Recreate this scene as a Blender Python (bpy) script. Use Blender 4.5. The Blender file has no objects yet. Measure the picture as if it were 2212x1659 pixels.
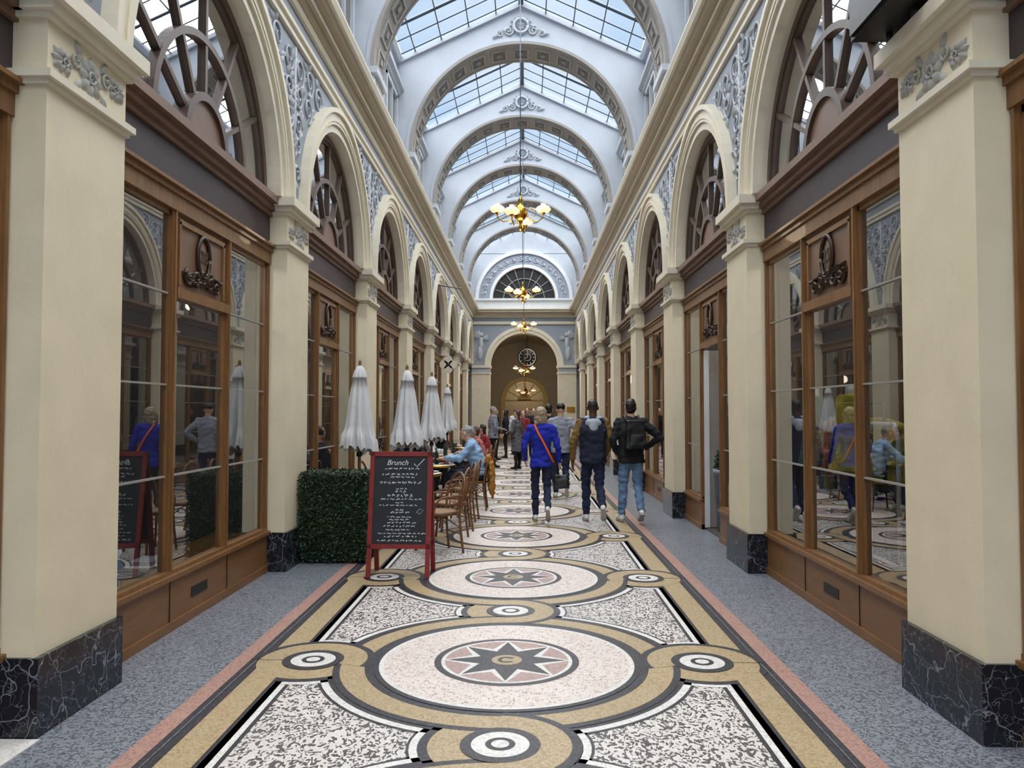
import bpy, math, random
from math import pi, sin, cos, radians, sqrt, atan2
from mathutils import Vector, Matrix, noise
random.seed(7)
scene = bpy.context.scene
V = Vector

# ------------------------------------------------------------------ materials
def lin(c):
    return tuple(((x/255)/12.92 if x/255 <= .04045 else (((x/255)+.055)/1.055)**2.4) for x in c)
def newmat(name):
    m = bpy.data.materials.new(name); m.use_nodes = True
    nt = m.node_tree
    return m, nt, nt.nodes['Principled BSDF'], nt.nodes['Material Output']
def coords(nt, scale=(1, 1, 1)):
    tc = nt.nodes.new('ShaderNodeTexCoord'); mp = nt.nodes.new('ShaderNodeMapping')
    mp.inputs['Scale'].default_value = scale
    nt.links.new(tc.outputs['Object'], mp.inputs['Vector'])
    return mp.outputs['Vector']
def mixc(nt, fac, a, b):
    n = nt.nodes.new('ShaderNodeMix'); n.data_type = 'RGBA'
    for s, v in ((n.inputs[0], fac), (n.inputs[6], a), (n.inputs[7], b)):
        if isinstance(v, bpy.types.NodeSocket): nt.links.new(v, s)
        elif isinstance(v, tuple): s.default_value = (*v[:3], 1)
        else: s.default_value = v
    return n.outputs[2]
def math_(nt, op, a, b=0.0):
    n = nt.nodes.new('ShaderNodeMath'); n.operation = op
    for s, v in ((n.inputs[0], a), (n.inputs[1], b)):
        if isinstance(v, bpy.types.NodeSocket): nt.links.new(v, s)
        else: s.default_value = v
    return n.outputs[0]
def simple(name, rgb, rough=.6, var=.1, scale=6, metal=0, bump=0, bscale=40, stretch=(1, 1, 1), coat=0, emis=None):
    m, nt, b, o = newmat(name)
    c = lin(rgb)
    vec = coords(nt, stretch)
    n = nt.nodes.new('ShaderNodeTexNoise'); n.inputs['Scale'].default_value = scale; n.inputs['Detail'].default_value = 6
    nt.links.new(vec, n.inputs['Vector'])
    r = nt.nodes.new('ShaderNodeMapRange'); r.inputs[1].default_value = .3; r.inputs[2].default_value = .7
    nt.links.new(n.outputs[0], r.inputs[0])
    lo = tuple(x*(1-var) for x in c); hi = tuple(min(1, x*(1+var)) for x in c)
    nt.links.new(mixc(nt, r.outputs[0], lo, hi), b.inputs['Base Color'])
    b.inputs['Roughness'].default_value = rough; b.inputs['Metallic'].default_value = metal
    if coat: b.inputs['Coat Weight'].default_value = coat
    if emis:
        b.inputs['Emission Color'].default_value = (*lin(emis[0]), 1); b.inputs['Emission Strength'].default_value = emis[1]
    if bump:
        n2 = nt.nodes.new('ShaderNodeTexNoise'); n2.inputs['Scale'].default_value = bscale; n2.inputs['Detail'].default_value = 5
        nt.links.new(vec, n2.inputs['Vector'])
        bp = nt.nodes.new('ShaderNodeBump'); bp.inputs['Strength'].default_value = bump; bp.inputs['Distance'].default_value = .01
        nt.links.new(n2.outputs[0], bp.inputs['Height']); nt.links.new(bp.outputs[0], b.inputs['Normal'])
    return m
def tesserae(name, a, b_, frac, scale=62, grout=None, stretch=(1, 1, 1), rough=.45, jitter=.25):
    m, nt, b, o = newmat(name)
    vec = coords(nt, stretch)
    nz = nt.nodes.new('ShaderNodeTexNoise'); nz.inputs['Scale'].default_value = 9; nt.links.new(vec, nz.inputs['Vector'])
    ad = nt.nodes.new('ShaderNodeVectorMath'); ad.operation = 'MULTIPLY_ADD'
    nt.links.new(nz.outputs['Color'], ad.inputs[0]); ad.inputs[1].default_value = (.08, .08, .0); nt.links.new(vec, ad.inputs[2])
    vo = nt.nodes.new('ShaderNodeTexVoronoi'); vo.inputs['Scale'].default_value = scale
    nt.links.new(ad.outputs[0], vo.inputs['Vector'])
    sp = nt.nodes.new('ShaderNodeSeparateColor'); nt.links.new(vo.outputs['Color'], sp.inputs[0])
    isb = math_(nt, 'LESS_THAN', sp.outputs[0], frac)
    col = mixc(nt, isb, lin(a), lin(b_))
    dark = math_(nt, 'MULTIPLY', sp.outputs[1], jitter)
    col = mixc(nt, dark, col, tuple(x*.35 for x in lin(a)))
    if grout:
        ve = nt.nodes.new('ShaderNodeTexVoronoi'); ve.feature = 'DISTANCE_TO_EDGE'; ve.inputs['Scale'].default_value = scale
        nt.links.new(ad.outputs[0], ve.inputs['Vector'])
        g = math_(nt, 'LESS_THAN', ve.outputs['Distance'], .07)
        col = mixc(nt, g, col, lin(grout))
    big = nt.nodes.new('ShaderNodeTexNoise'); big.inputs['Scale'].default_value = 1.3; big.inputs['Detail'].default_value = 4
    nt.links.new(vec, big.inputs['Vector'])
    rr = nt.nodes.new('ShaderNodeMapRange'); rr.inputs[1].default_value = .35; rr.inputs[2].default_value = .7; rr.inputs[3].default_value = 0; rr.inputs[4].default_value = .18
    nt.links.new(big.outputs[0], rr.inputs[0])
    col = mixc(nt, rr.outputs[0], col, tuple(x*.5 for x in lin(a)))
    nt.links.new(col, b.inputs['Base Color'])
    b.inputs['Roughness'].default_value = rough
    return m
def marble_black():
    m, nt, b, o = newmat('black_marble')
    vec = coords(nt)
    col = lin((24, 28, 36))
    prev = col
    for sc, th in ((2.6, .008), (6.0, .010)):
        nz = nt.nodes.new('ShaderNodeTexNoise'); nz.inputs['Scale'].default_value = sc; nz.inputs['Detail'].default_value = 3
        nt.links.new(vec, nz.inputs['Vector'])
        ad = nt.nodes.new('ShaderNodeVectorMath'); ad.operation = 'MULTIPLY_ADD'
        nt.links.new(nz.outputs['Color'], ad.inputs[0]); ad.inputs[1].default_value = (.6, .6, .6); nt.links.new(vec, ad.inputs[2])
        vo = nt.nodes.new('ShaderNodeTexVoronoi'); vo.feature = 'DISTANCE_TO_EDGE'; vo.inputs['Scale'].default_value = sc*1.3
        nt.links.new(ad.outputs[0], vo.inputs['Vector'])
        v = math_(nt, 'LESS_THAN', vo.outputs['Distance'], th)
        v = math_(nt, 'MULTIPLY', v, .4)
        prev = mixc(nt, v, prev, lin((180, 186, 195)))
    nt.links.new(prev, b.inputs['Base Color']); b.inputs['Roughness'].default_value = .18
    return m
def glass_mat(name, tint, base=.05, k=.85, p=2.3, rough=.01):
    m, nt, b, o = newmat(name)
    nt.nodes.remove(b)
    tr = nt.nodes.new('ShaderNodeBsdfTransparent'); tr.inputs[0].default_value = (*tint, 1)
    gl = nt.nodes.new('ShaderNodeBsdfGlossy'); gl.inputs['Roughness'].default_value = rough
    mx = nt.nodes.new('ShaderNodeMixShader')
    lw = nt.nodes.new('ShaderNodeLayerWeight'); lw.inputs['Blend'].default_value = .5
    f = math_(nt, 'POWER', lw.outputs['Facing'], p)
    f = math_(nt, 'MULTIPLY_ADD', f, k); f.node.inputs[2].default_value = base
    nt.links.new(f, mx.inputs[0]); nt.links.new(tr.outputs[0], mx.inputs[1]); nt.links.new(gl.outputs[0], mx.inputs[2])
    nt.links.new(mx.outputs[0], o.inputs[0])
    return m

M = {}
M['cream'] = simple('cream_painted_plaster', (226, 213, 184), .55, .05, 3, bump=.12, bscale=30)
M['cream2'] = simple('cream_moulding', (222, 213, 192), .5, .04, 4)
M['beige'] = simple('beige_cornice_paint', (178, 163, 138), .5, .06, 4)
M['grey'] = simple('grey_blue_plaster', (146, 153, 164), .6, .05, 3)
M['pale'] = simple('pale_grey_plaster', (178, 183, 191), .6, .04, 3)
M['white'] = simple('relief_white_grey', (182, 186, 192), .6, .06, 12)
M['relief'] = simple('neck_relief_grey', (170, 168, 162), .6, .1, 20)
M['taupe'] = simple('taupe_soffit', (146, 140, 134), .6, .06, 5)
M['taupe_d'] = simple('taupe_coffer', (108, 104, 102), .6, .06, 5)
M['marble'] = marble_black()
M['wood'] = simple('varnished_oak', (126, 88, 50), .4, .25, 5, stretch=(6, 6, .6), coat=.1)
M['wood_base'] = simple('oak_kick_panel', (128, 88, 48), .42, .16, 5, stretch=(5, .7, 5), coat=.1)
M['brown'] = simple('brown_fanlight_wood', (84, 66, 56), .4, .15, 6)
M['brown_l'] = simple('tan_brown_panel', (122, 94, 76), .45, .12, 6)
M['fascia'] = simple('aubergine_fascia', (60, 48, 54), .45, .2, 3, bump=.1, bscale=4)
M['bronze'] = simple('carved_bronze', (62, 42, 30), .35, .25, 20, metal=.3)
M['muntin'] = simple('window_muntin', (150, 148, 142), .4, .05)
M['glass'] = glass_mat('shop_glass', (.72, .76, .78), .10, .85, 1.9)
M['glass_f'] = glass_mat('fanlight_glass', (.45, .48, .50), .22, .75, 1.1)
M['skyglass'] = glass_mat('skylight_glass', (.93, .97, 1.0), .03, .3, 3, rough=.1)
M['iron'] = simple('skylight_iron', (66, 76, 90), .5, .1)
M['dark'] = simple('shop_dark_wall', (78, 76, 78), .8, .2, 2)
M['dark_floor'] = simple('shop_floor', (84, 76, 68), .5, .2, 3)
M['vent'] = simple('vent_metal', (50, 42, 36), .4, .1, metal=.5)
M['granite'] = tesserae('grey_granite_walk', (138, 142, 150), (84, 88, 98), .4, 95, None, rough=.35, jitter=.3)
M['speck'] = tesserae('mosaic_speckle', (218, 210, 204), (52, 48, 52), .38, 84, None, (1, .7, 1), jitter=.2)
M['pinkm'] = tesserae('mosaic_pink', (222, 206, 198), (178, 148, 138), .3, 80, (226, 216, 208), (1, .75, 1))
M['ochre'] = tesserae('mosaic_ochre', (190, 168, 132), (166, 142, 104), .3, 90, (150, 128, 96), jitter=.12)
M['blackm'] = tesserae('mosaic_black', (44, 42, 48), (70, 66, 72), .3, 90, None)
M['whitem'] = tesserae('mosaic_white', (226, 222, 218), (206, 200, 194), .3, 90, None, jitter=.1)
M['redm'] = tesserae('mosaic_rose', (180, 150, 144), (160, 130, 124), .3, 90, None, jitter=.12)
M['terra'] = tesserae('mosaic_terracotta', (176, 138, 126), (158, 118, 106), .3, 90, None, jitter=.12)
M['gold'] = simple('brass', (196, 148, 60), .22, .1, metal=1)
M['opal'] = simple('opal_lamp_glass', (250, 226, 190), .3, .03, emis=((255, 214, 165), 1.1))
M['opal_t'] = simple('opal_lamp_top', (236, 228, 216), .3, .03, emis=((255, 236, 215), .3))
M['hedge_d'] = simple('hedge_core', (14, 26, 14), .9, .3)
M['leaf'] = simple('boxwood_leaf', (34, 62, 30), .45, .5, 30)
M['leaf2'] = simple('boxwood_leaf_dark', (18, 38, 20), .5, .4, 30)
M['red'] = simple('red_painted_wood', (130, 38, 34), .45, .15, 10)
M['slate'] = simple('chalkboard_slate', (30, 34, 40), .6, .25, 4)
M['chalk'] = simple('chalk', (226, 230, 236), .9, .1, 60)
M['canvas'] = simple('parasol_canvas', (210, 210, 212), .8, .06, 10, bump=.2, bscale=12)
M['pole'] = simple('parasol_wood', (122, 82, 50), .5, .2, 6)
M['bamboo'] = simple('rattan_cane', (112, 74, 42), .4, .25, 20)
M['weave'] = simple('chair_weave', (140, 106, 70), .6, .4, 90)
M['tabletop'] = simple('marble_tabletop', (205, 200, 194), .3, .08, 5)
M['black'] = simple('matte_black', (22, 22, 24), .5, .1)
M['whitep'] = simple('white_paint', (216, 218, 221), .4, .04)
M['clear'] = glass_mat('drinking_glass', (.9, .93, .95))
M['yellowhall'] = simple('yellow_hall_paint', (190, 166, 104), .6, .08)
M['hall'] = simple('hall_plaster', (156, 142, 120), .6, .08)
M['skin'] = simple('skin_light', (210, 164, 140), .5, .06, 20)
M['skin_d'] = simple('skin_dark', (84, 54, 42), .5, .08, 20)
M['hair_bl'] = simple('hair_ash_blonde', (160, 142, 118), .5, .35, 14, stretch=(5, 5, .6), bump=.4, bscale=40)
M['hair_dk'] = simple('hair_dark', (26, 20, 18), .5, .3, 20, bump=.4, bscale=60)
M['hair_gr'] = simple('hair_grey', (140, 138, 136), .6, .3, 20, bump=.4, bscale=60)
M['hair_br'] = simple('hair_brown', (70, 46, 32), .5, .3, 20, bump=.4, bscale=60)
def cloth(n, rgb, var=.14): return simple('cloth_'+n, rgb, .85, var, 12, bump=.35, bscale=14)
M['royal'] = cloth('royal_blue', (20, 36, 158)); M['navy'] = cloth('navy', (22, 28, 50)); M['denim_d'] = cloth('dark_denim', (26, 36, 64), .25)
M['denim_l'] = cloth('light_denim', (104, 132, 166), .2); M['cblack'] = cloth('black', (16, 16, 20)); M['cgrey'] = cloth('grey_knit', (138, 142, 154))
M['mustard'] = cloth('mustard', (170, 112, 34)); M['ochre_c'] = cloth('sleeve_ochre', (120, 92, 46)); M['ltblue'] = cloth('pale_blue', (138, 170, 204))
M['coat'] = cloth('grey_coat', (94, 92, 96)); M['pinkc'] = cloth('pink', (176, 100, 100)); M['redc'] = cloth('red', (140, 42, 46)); M['whitec'] = cloth('white', (204, 204, 204))
M['orange'] = cloth('orange_strap', (226, 96, 40)); M['hood'] = cloth('hood_grey', (166, 174, 186)); M['yell'] = cloth('yellow', (190, 176, 60)); M['teal'] = cloth('teal', (70, 120, 130))
M['shoe_w'] = simple('white_sneaker', (220, 218, 214), .5, .06); M['shoe_k'] = simple('black_shoe', (24, 22, 22), .4, .1)
M['sole'] = simple('rubber_sole', (170, 166, 160), .7, .1)
M['lips'] = simple('lips', (160, 84, 76), .5, .05); M['eye'] = simple('eye_white', (235, 232, 228), .2, .02)
M['leather'] = simple('black_leather', (20, 20, 22), .35, .15, 20)

# ------------------------------------------------------------------ mesh builder
class MB:
    def __init__(s, mats):
        s.v = []; s.f = []; s.m = []; s.sm = []; s.mats = list(mats); s.T = Matrix.Identity(4)
    def mi(s, m):
        if m not in s.mats: s.mats.append(m)
        return s.mats.index(m)
    def add(s, vs, fs, m, smooth=False):
        b = len(s.v); T = s.T
        s.v += [tuple(T @ V(p)) for p in vs]; i = s.mi(m)
        for f in fs:
            s.f.append(tuple(b+k for k in f)); s.m.append(i); s.sm.append(smooth)
    def box(s, x0, x1, y0, y1, z0, z1, m):
        vs = [(x, y, z) for x in (x0, x1) for y in (y0, y1) for z in (z0, z1)]
        s.add(vs, [(0, 1, 3, 2), (4, 6, 7, 5), (0, 4, 5, 1), (2, 3, 7, 6), (0, 2, 6, 4), (1, 5, 7, 3)], m)
    def quad(s, a, b, c, d, m): s.add([a, b, c, d], [(0, 1, 2, 3)], m)
    def tube(s, pts, r, m, seg=6, flat=None, caps=True):
        pts = [V(p) for p in pts]; n = len(pts)
        rs = r if isinstance(r, (list, tuple)) else [r]*n
        vs = []; fs = []; up = None
        for i, p in enumerate(pts):
            t = (pts[min(i+1, n-1)]-pts[max(i-1, 0)])
            t = t.normalized() if t.length > 1e-9 else V((0, 0, 1))
            if up is None:
                up = V((0, 0, 1)) if abs(t.z) < .9 else V((1, 0, 0))
                if flat is not None: up = V(flat)
            if flat is not None: up = V(flat)
            a = t.cross(up)
            if a.length < 1e-6: a = t.orthogonal()
            a.normalize(); b = a.cross(t).normalized()
            if flat is None: up = b
            k = .4 if flat is not None else 1
            for j in range(seg):
                an = 2*pi*j/seg
                vs.append(p+a*cos(an)*rs[i]+b*sin(an)*rs[i]*k)
        for i in range(n-1):
            for j in range(seg):
                q = (j+1) % seg
                fs.append((i*seg+j, i*seg+q, (i+1)*seg+q, (i+1)*seg+j))
        if caps:
            fs.append(tuple(range(seg-1, -1, -1))); fs.append(tuple((n-1)*seg+j for j in range(seg)))
        s.add(vs, fs, m, True)
    def lathe(s, prof, c, m, seg=24, smooth=True, ax=(1, 1)):
        vs = []; fs = []; n = len(prof)
        for r, z in prof:
            r = max(r, 1e-4)
            for j in range(seg):
                an = 2*pi*j/seg; vs.append((c[0]+r*cos(an)*ax[0], c[1]+r*sin(an)*ax[1], c[2]+z))
        for i in range(n-1):
            for j in range(seg):
                q = (j+1) % seg; fs.append((i*seg+j, i*seg+q, (i+1)*seg+q, (i+1)*seg+j))
        s.add(vs, fs, m, smooth)
    def ell(s, c, r, m, seg=14, rings=9, R=None):
        vs = []; fs = []; c = V(c)
        for i in range(rings+1):
            th = pi*i/rings
            for j in range(seg):
                a = 2*pi*j/seg
                st = max(sin(th), 1e-3)
                p = V((r[0]*st*cos(a), r[1]*st*sin(a), r[2]*cos(th)))
                if R is not None: p = R @ p
                vs.append(c+p)
        for i in range(rings):
            for j in range(seg):
                q = (j+1) % seg; fs.append((i*seg+j, (i+1)*seg+j, (i+1)*seg+q, i*seg+q))
        fs.append(tuple(range(seg))); fs.append(tuple(rings*seg+j for j in range(seg-1, -1, -1)))
        s.add(vs, fs, m, True)
    def disc(s, cx, cy, z, r, m, seg=72):
        s.add([(cx+r*cos(2*pi*i/seg), cy+r*sin(2*pi*i/seg), z) for i in range(seg)], [tuple(range(seg))], m)
    def ann(s, cx, cy, z, r0, r1, m, a0=0, a1=2*pi, seg=72):
        n = max(4, int(seg*abs(a1-a0)/(2*pi))); vs = []; fs = []
        for i in range(n+1):
            a = a0+(a1-a0)*i/n
            vs += [(cx+r0*cos(a), cy+r0*sin(a), z), (cx+r1*cos(a), cy+r1*sin(a), z)]
        for i in range(n): fs.append((2*i, 2*i+1, 2*i+3, 2*i+2))
        s.add(vs, fs, m)
    def archband(s, mapf, r0, r1, d0, d1, m, a0=0, a1=pi, n=32):
        """solid ring section; mapf(u,w,d)->xyz with u,w in-plane, d depth"""
        vs = []; fs = []
        for i in range(n+1):
            a = a0+(a1-a0)*i/n
            for r, d in ((r0, d0), (r1, d0), (r1, d1), (r0, d1)):
                vs.append(mapf(r*cos(a), r*sin(a), d))
        for i in range(n):
            for k in range(4):
                q = (k+1) % 4; fs.append((4*i+k, 4*i+q, 4*i+4+q, 4*i+4+k))
        fs += [(0, 1, 2, 3), (4*n+3, 4*n+2, 4*n+1, 4*n)]
        s.add(vs, fs, m)
    def extr(s, prof, y0, y1, m):
        n = len(prof); vs = [(x, y0, z) for x, z in prof]+[(x, y1, z) for x, z in prof]
        fs = [(i, (i+1) % n, n+(i+1) % n, n+i) for i in range(n)]+[tuple(range(n)), tuple(range(2*n-1, n-1, -1))]
        s.add(vs, fs, m)
    def mesh(s, name):
        me = bpy.data.meshes.new(name); me.from_pydata(s.v, [], s.f)
        for k in s.mats: me.materials.append(M[k])
        me.polygons.foreach_set('material_index', s.m); me.polygons.foreach_set('use_smooth', s.sm)
        me.update(); return me
    def build(s, name, loc=(0, 0, 0)):
        ob = bpy.data.objects.new(name, s.mesh(name)); scene.collection.objects.link(ob); ob.location = loc
        return ob
def inst(me, name, loc=(0, 0, 0), rz=0, sc=1):
    ob = bpy.data.objects.new(name, me); scene.collection.objects.link(ob)
    ob.location = loc; ob.rotation_euler = (0, 0, rz); ob.scale = (sc, sc, sc); return ob

# ------------------------------------------------------------------ layout constants
P0, PER, PW = 3.90, 4.03, .78       # pilaster start, period, width
YEND = P0+8*PER                      # end wall
YB = P0-2*PER                        # back limit
PX, WX, SX = 2.385, 2.46, 2.60      # pilaster face, wall plane, storefront plane
ZC = 3.87; RA = 1.50
MCX = -.02                           # mosaic centre line

# ------------------------------------------------------------------ floor
fb = MB(['granite'])
fb.box(-2.75, 2.75, YB, YEND+12, -.1, 0, 'granite')
fb.build('floor')
mb = MB(['speck'])
y0f, y1f = .6, YEND-.1
z = .001; DZ = .0007
def strip(x0, x1, zz, m, a=y0f, b=y1f):
    for sg in (-1, 1):
        mb.quad((MCX+sg*x0, a, zz), (MCX+sg*x1, a, zz), (MCX+sg*x1, b, zz), (MCX+sg*x0, b, zz), m)
mb.quad((MCX-1.40, y0f, z), (MCX+1.40, y0f, z), (MCX+1.40, y1f, z), (MCX-1.40, y1f, z), 'speck')
strip(1.36, 1.72, z, 'blackm'); strip(1.70, 1.81, z+DZ, 'terra')
PB = 2.54; CY = [5.12+PB*k for k in range(-1, 12)]
CY = [c for c in CY if c < y1f-1.2]
strip(1.325, 1.36, z+DZ, 'whitem'); strip(1.30, 1.325, z+DZ, 'blackm')
eyes = []
for c in CY:
    eyes += [(MCX-1.28, c, 'L'), (MCX+1.28, c, 'R'), (MCX, c+PB/2, 'C')]
for c in CY:
    mb.disc(MCX, c, z+2*DZ, 1.215, 'blackm'); mb.disc(MCX, c, z+3*DZ, 1.195, 'whitem')
for ex, ey, k in eyes:
    if k == 'C':
        mb.disc(ex, ey, z+2*DZ, .465, 'blackm', 40); mb.disc(ex, ey, z+3*DZ, .45, 'whitem', 40)
    else:
        a0, a1 = (-1.75, 1.75) if k == 'L' else (pi-1.75, pi+1.75)
        mb.ann(ex, ey, z+3*DZ, 0, .45, 'whitem', a0, a1, 40)
for c in CY: mb.disc(MCX, c, z+4*DZ, 1.15, 'blackm')
for ex, ey, k in eyes: mb.disc(ex, ey, z+4*DZ, .41, 'blackm', 40)
strip(1.42, 1.60, z+5*DZ, 'ochre'); strip(1.655, 1.662, z+5*DZ, 'granite')
for ex, ey, k in eyes: mb.ann(ex, ey, z+6*DZ, .19, .36, 'ochre', seg=48)
for c in CY:
    mb.ann(MCX, c, z+7*DZ, .86, 1.12, 'blackm'); mb.ann(MCX, c, z+8*DZ, .92, 1.075, 'ochre')
for ex, ey, k in eyes:
    a0, a1 = {'L': (-.35, pi), 'R': (0, pi+.35), 'C': (-pi/2, pi/2)}[k]
    mb.ann(ex, ey, z+9*DZ, .15, .405, 'blackm', a0, a1, 48); mb.ann(ex, ey, z+10*DZ, .195, .355, 'ochre', a0-.02, a1+.02, 48)
    mb.disc(ex, ey, z+11*DZ, .20, 'blackm', 40); mb.disc(ex, ey, z+12*DZ, .145, 'whitem', 40)
    mb.disc(ex, ey, z+13*DZ, .075, 'blackm', 32); mb.disc(ex, ey, z+14*DZ, .045, 'whitem', 24)
for c in CY:
    zz = z+11*DZ
    mb.disc(MCX, c, zz, .865, 'blackm'); mb.disc(MCX, c, zz+DZ, .83, 'whitem'); mb.disc(MCX, c, zz+2*DZ, .80, 'pinkm')
    mb.disc(MCX, c, zz+3*DZ, .475, 'blackm'); mb.disc(MCX, c, zz+4*DZ, .43, 'whitem'); mb.disc(MCX, c, zz+5*DZ, .405, 'redm')
    def star(r, ri, zq, m, rot=0):
        pts = []
        for i in range(16):
            a = rot+pi*i/8+pi/2; q = r if i % 2 == 0 else ri
            pts.append((MCX+q*cos(a), c+q*sin(a), zq))
        for i in range(8):
            mb.add([pts[(2*i-1) % 16], pts[2*i], pts[2*i+1], (MCX, c, zq)], [(0, 1, 2, 3)], m)
    star(.425, .25, zz+6*DZ, 'whitem'); star(.39, .19, zz+7*DZ, 'blackm')
    mb.disc(MCX, c, zz+8*DZ, .10, 'ochre', 24)
    mb.ann(MCX, c, zz+9*DZ, .035, .06, 'blackm', .6, 5.6, 24)
mb.box(-2.6, -2.33, 3.2, 3.87, 0, .006, 'whitem')
mb.build('mosaic_pavement')

# ------------------------------------------------------------------ relief ornament helpers
def spiral(mb, mapf, cu, cw, R, a0, turns, m, r=.022, hand=1):
    pts = []; n = int(16*turns)
    for i in range(n+1):
        t = i/n; rr = R*(1-.82*t); a = a0+hand*2*pi*turns*t
        pts.append(mapf(cu+rr*cos(a), cw+rr*sin(a), .012+.012*t))
    mb.tube(pts, [r*(1-.35*i/n) for i in range(n+1)], m, 5)
def leaf(mb, mapf, cu, cw, L, a, m, wd=.42):
    vs = []; n = 6
    for i in range(n+1):
        t = i/n; w = L*wd*sin(pi*min(1, t*.93+.04))*.5; u = L*t
        for k in (-1, 0, 1):
            uu = cu+u*cos(a)-k*w*sin(a); ww = cw+u*sin(a)+k*w*cos(a)
            vs.append(mapf(uu, ww, .035*sin(pi*t)+.01 if k == 0 else 0.002))
    fs = []
    for i in range(n):
        for k in range(2): fs.append((3*i+k, 3*i+k+1, 3*i+4+k, 3*i+3+k))
    mb.add(vs, fs, m, True)
def rosette(mb, mapf, cu, cw, R, m, n=7):
    for i in range(n): leaf(mb, mapf, cu+R*.15*cos(2*pi*i/n), cw+R*.15*sin(2*pi*i/n), R*.85, 2*pi*i/n, m, .75)
    pts = [mapf(cu+R*.27*cos(a), cw+R*.27*sin(a), .025) for a in [2*pi*i/12 for i in range(13)]]
    mb.tube(pts, R*.08, m, 5)
    spiral(mb, mapf, cu, cw, R*.2, 0, 1, m, R*.06)

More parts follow.
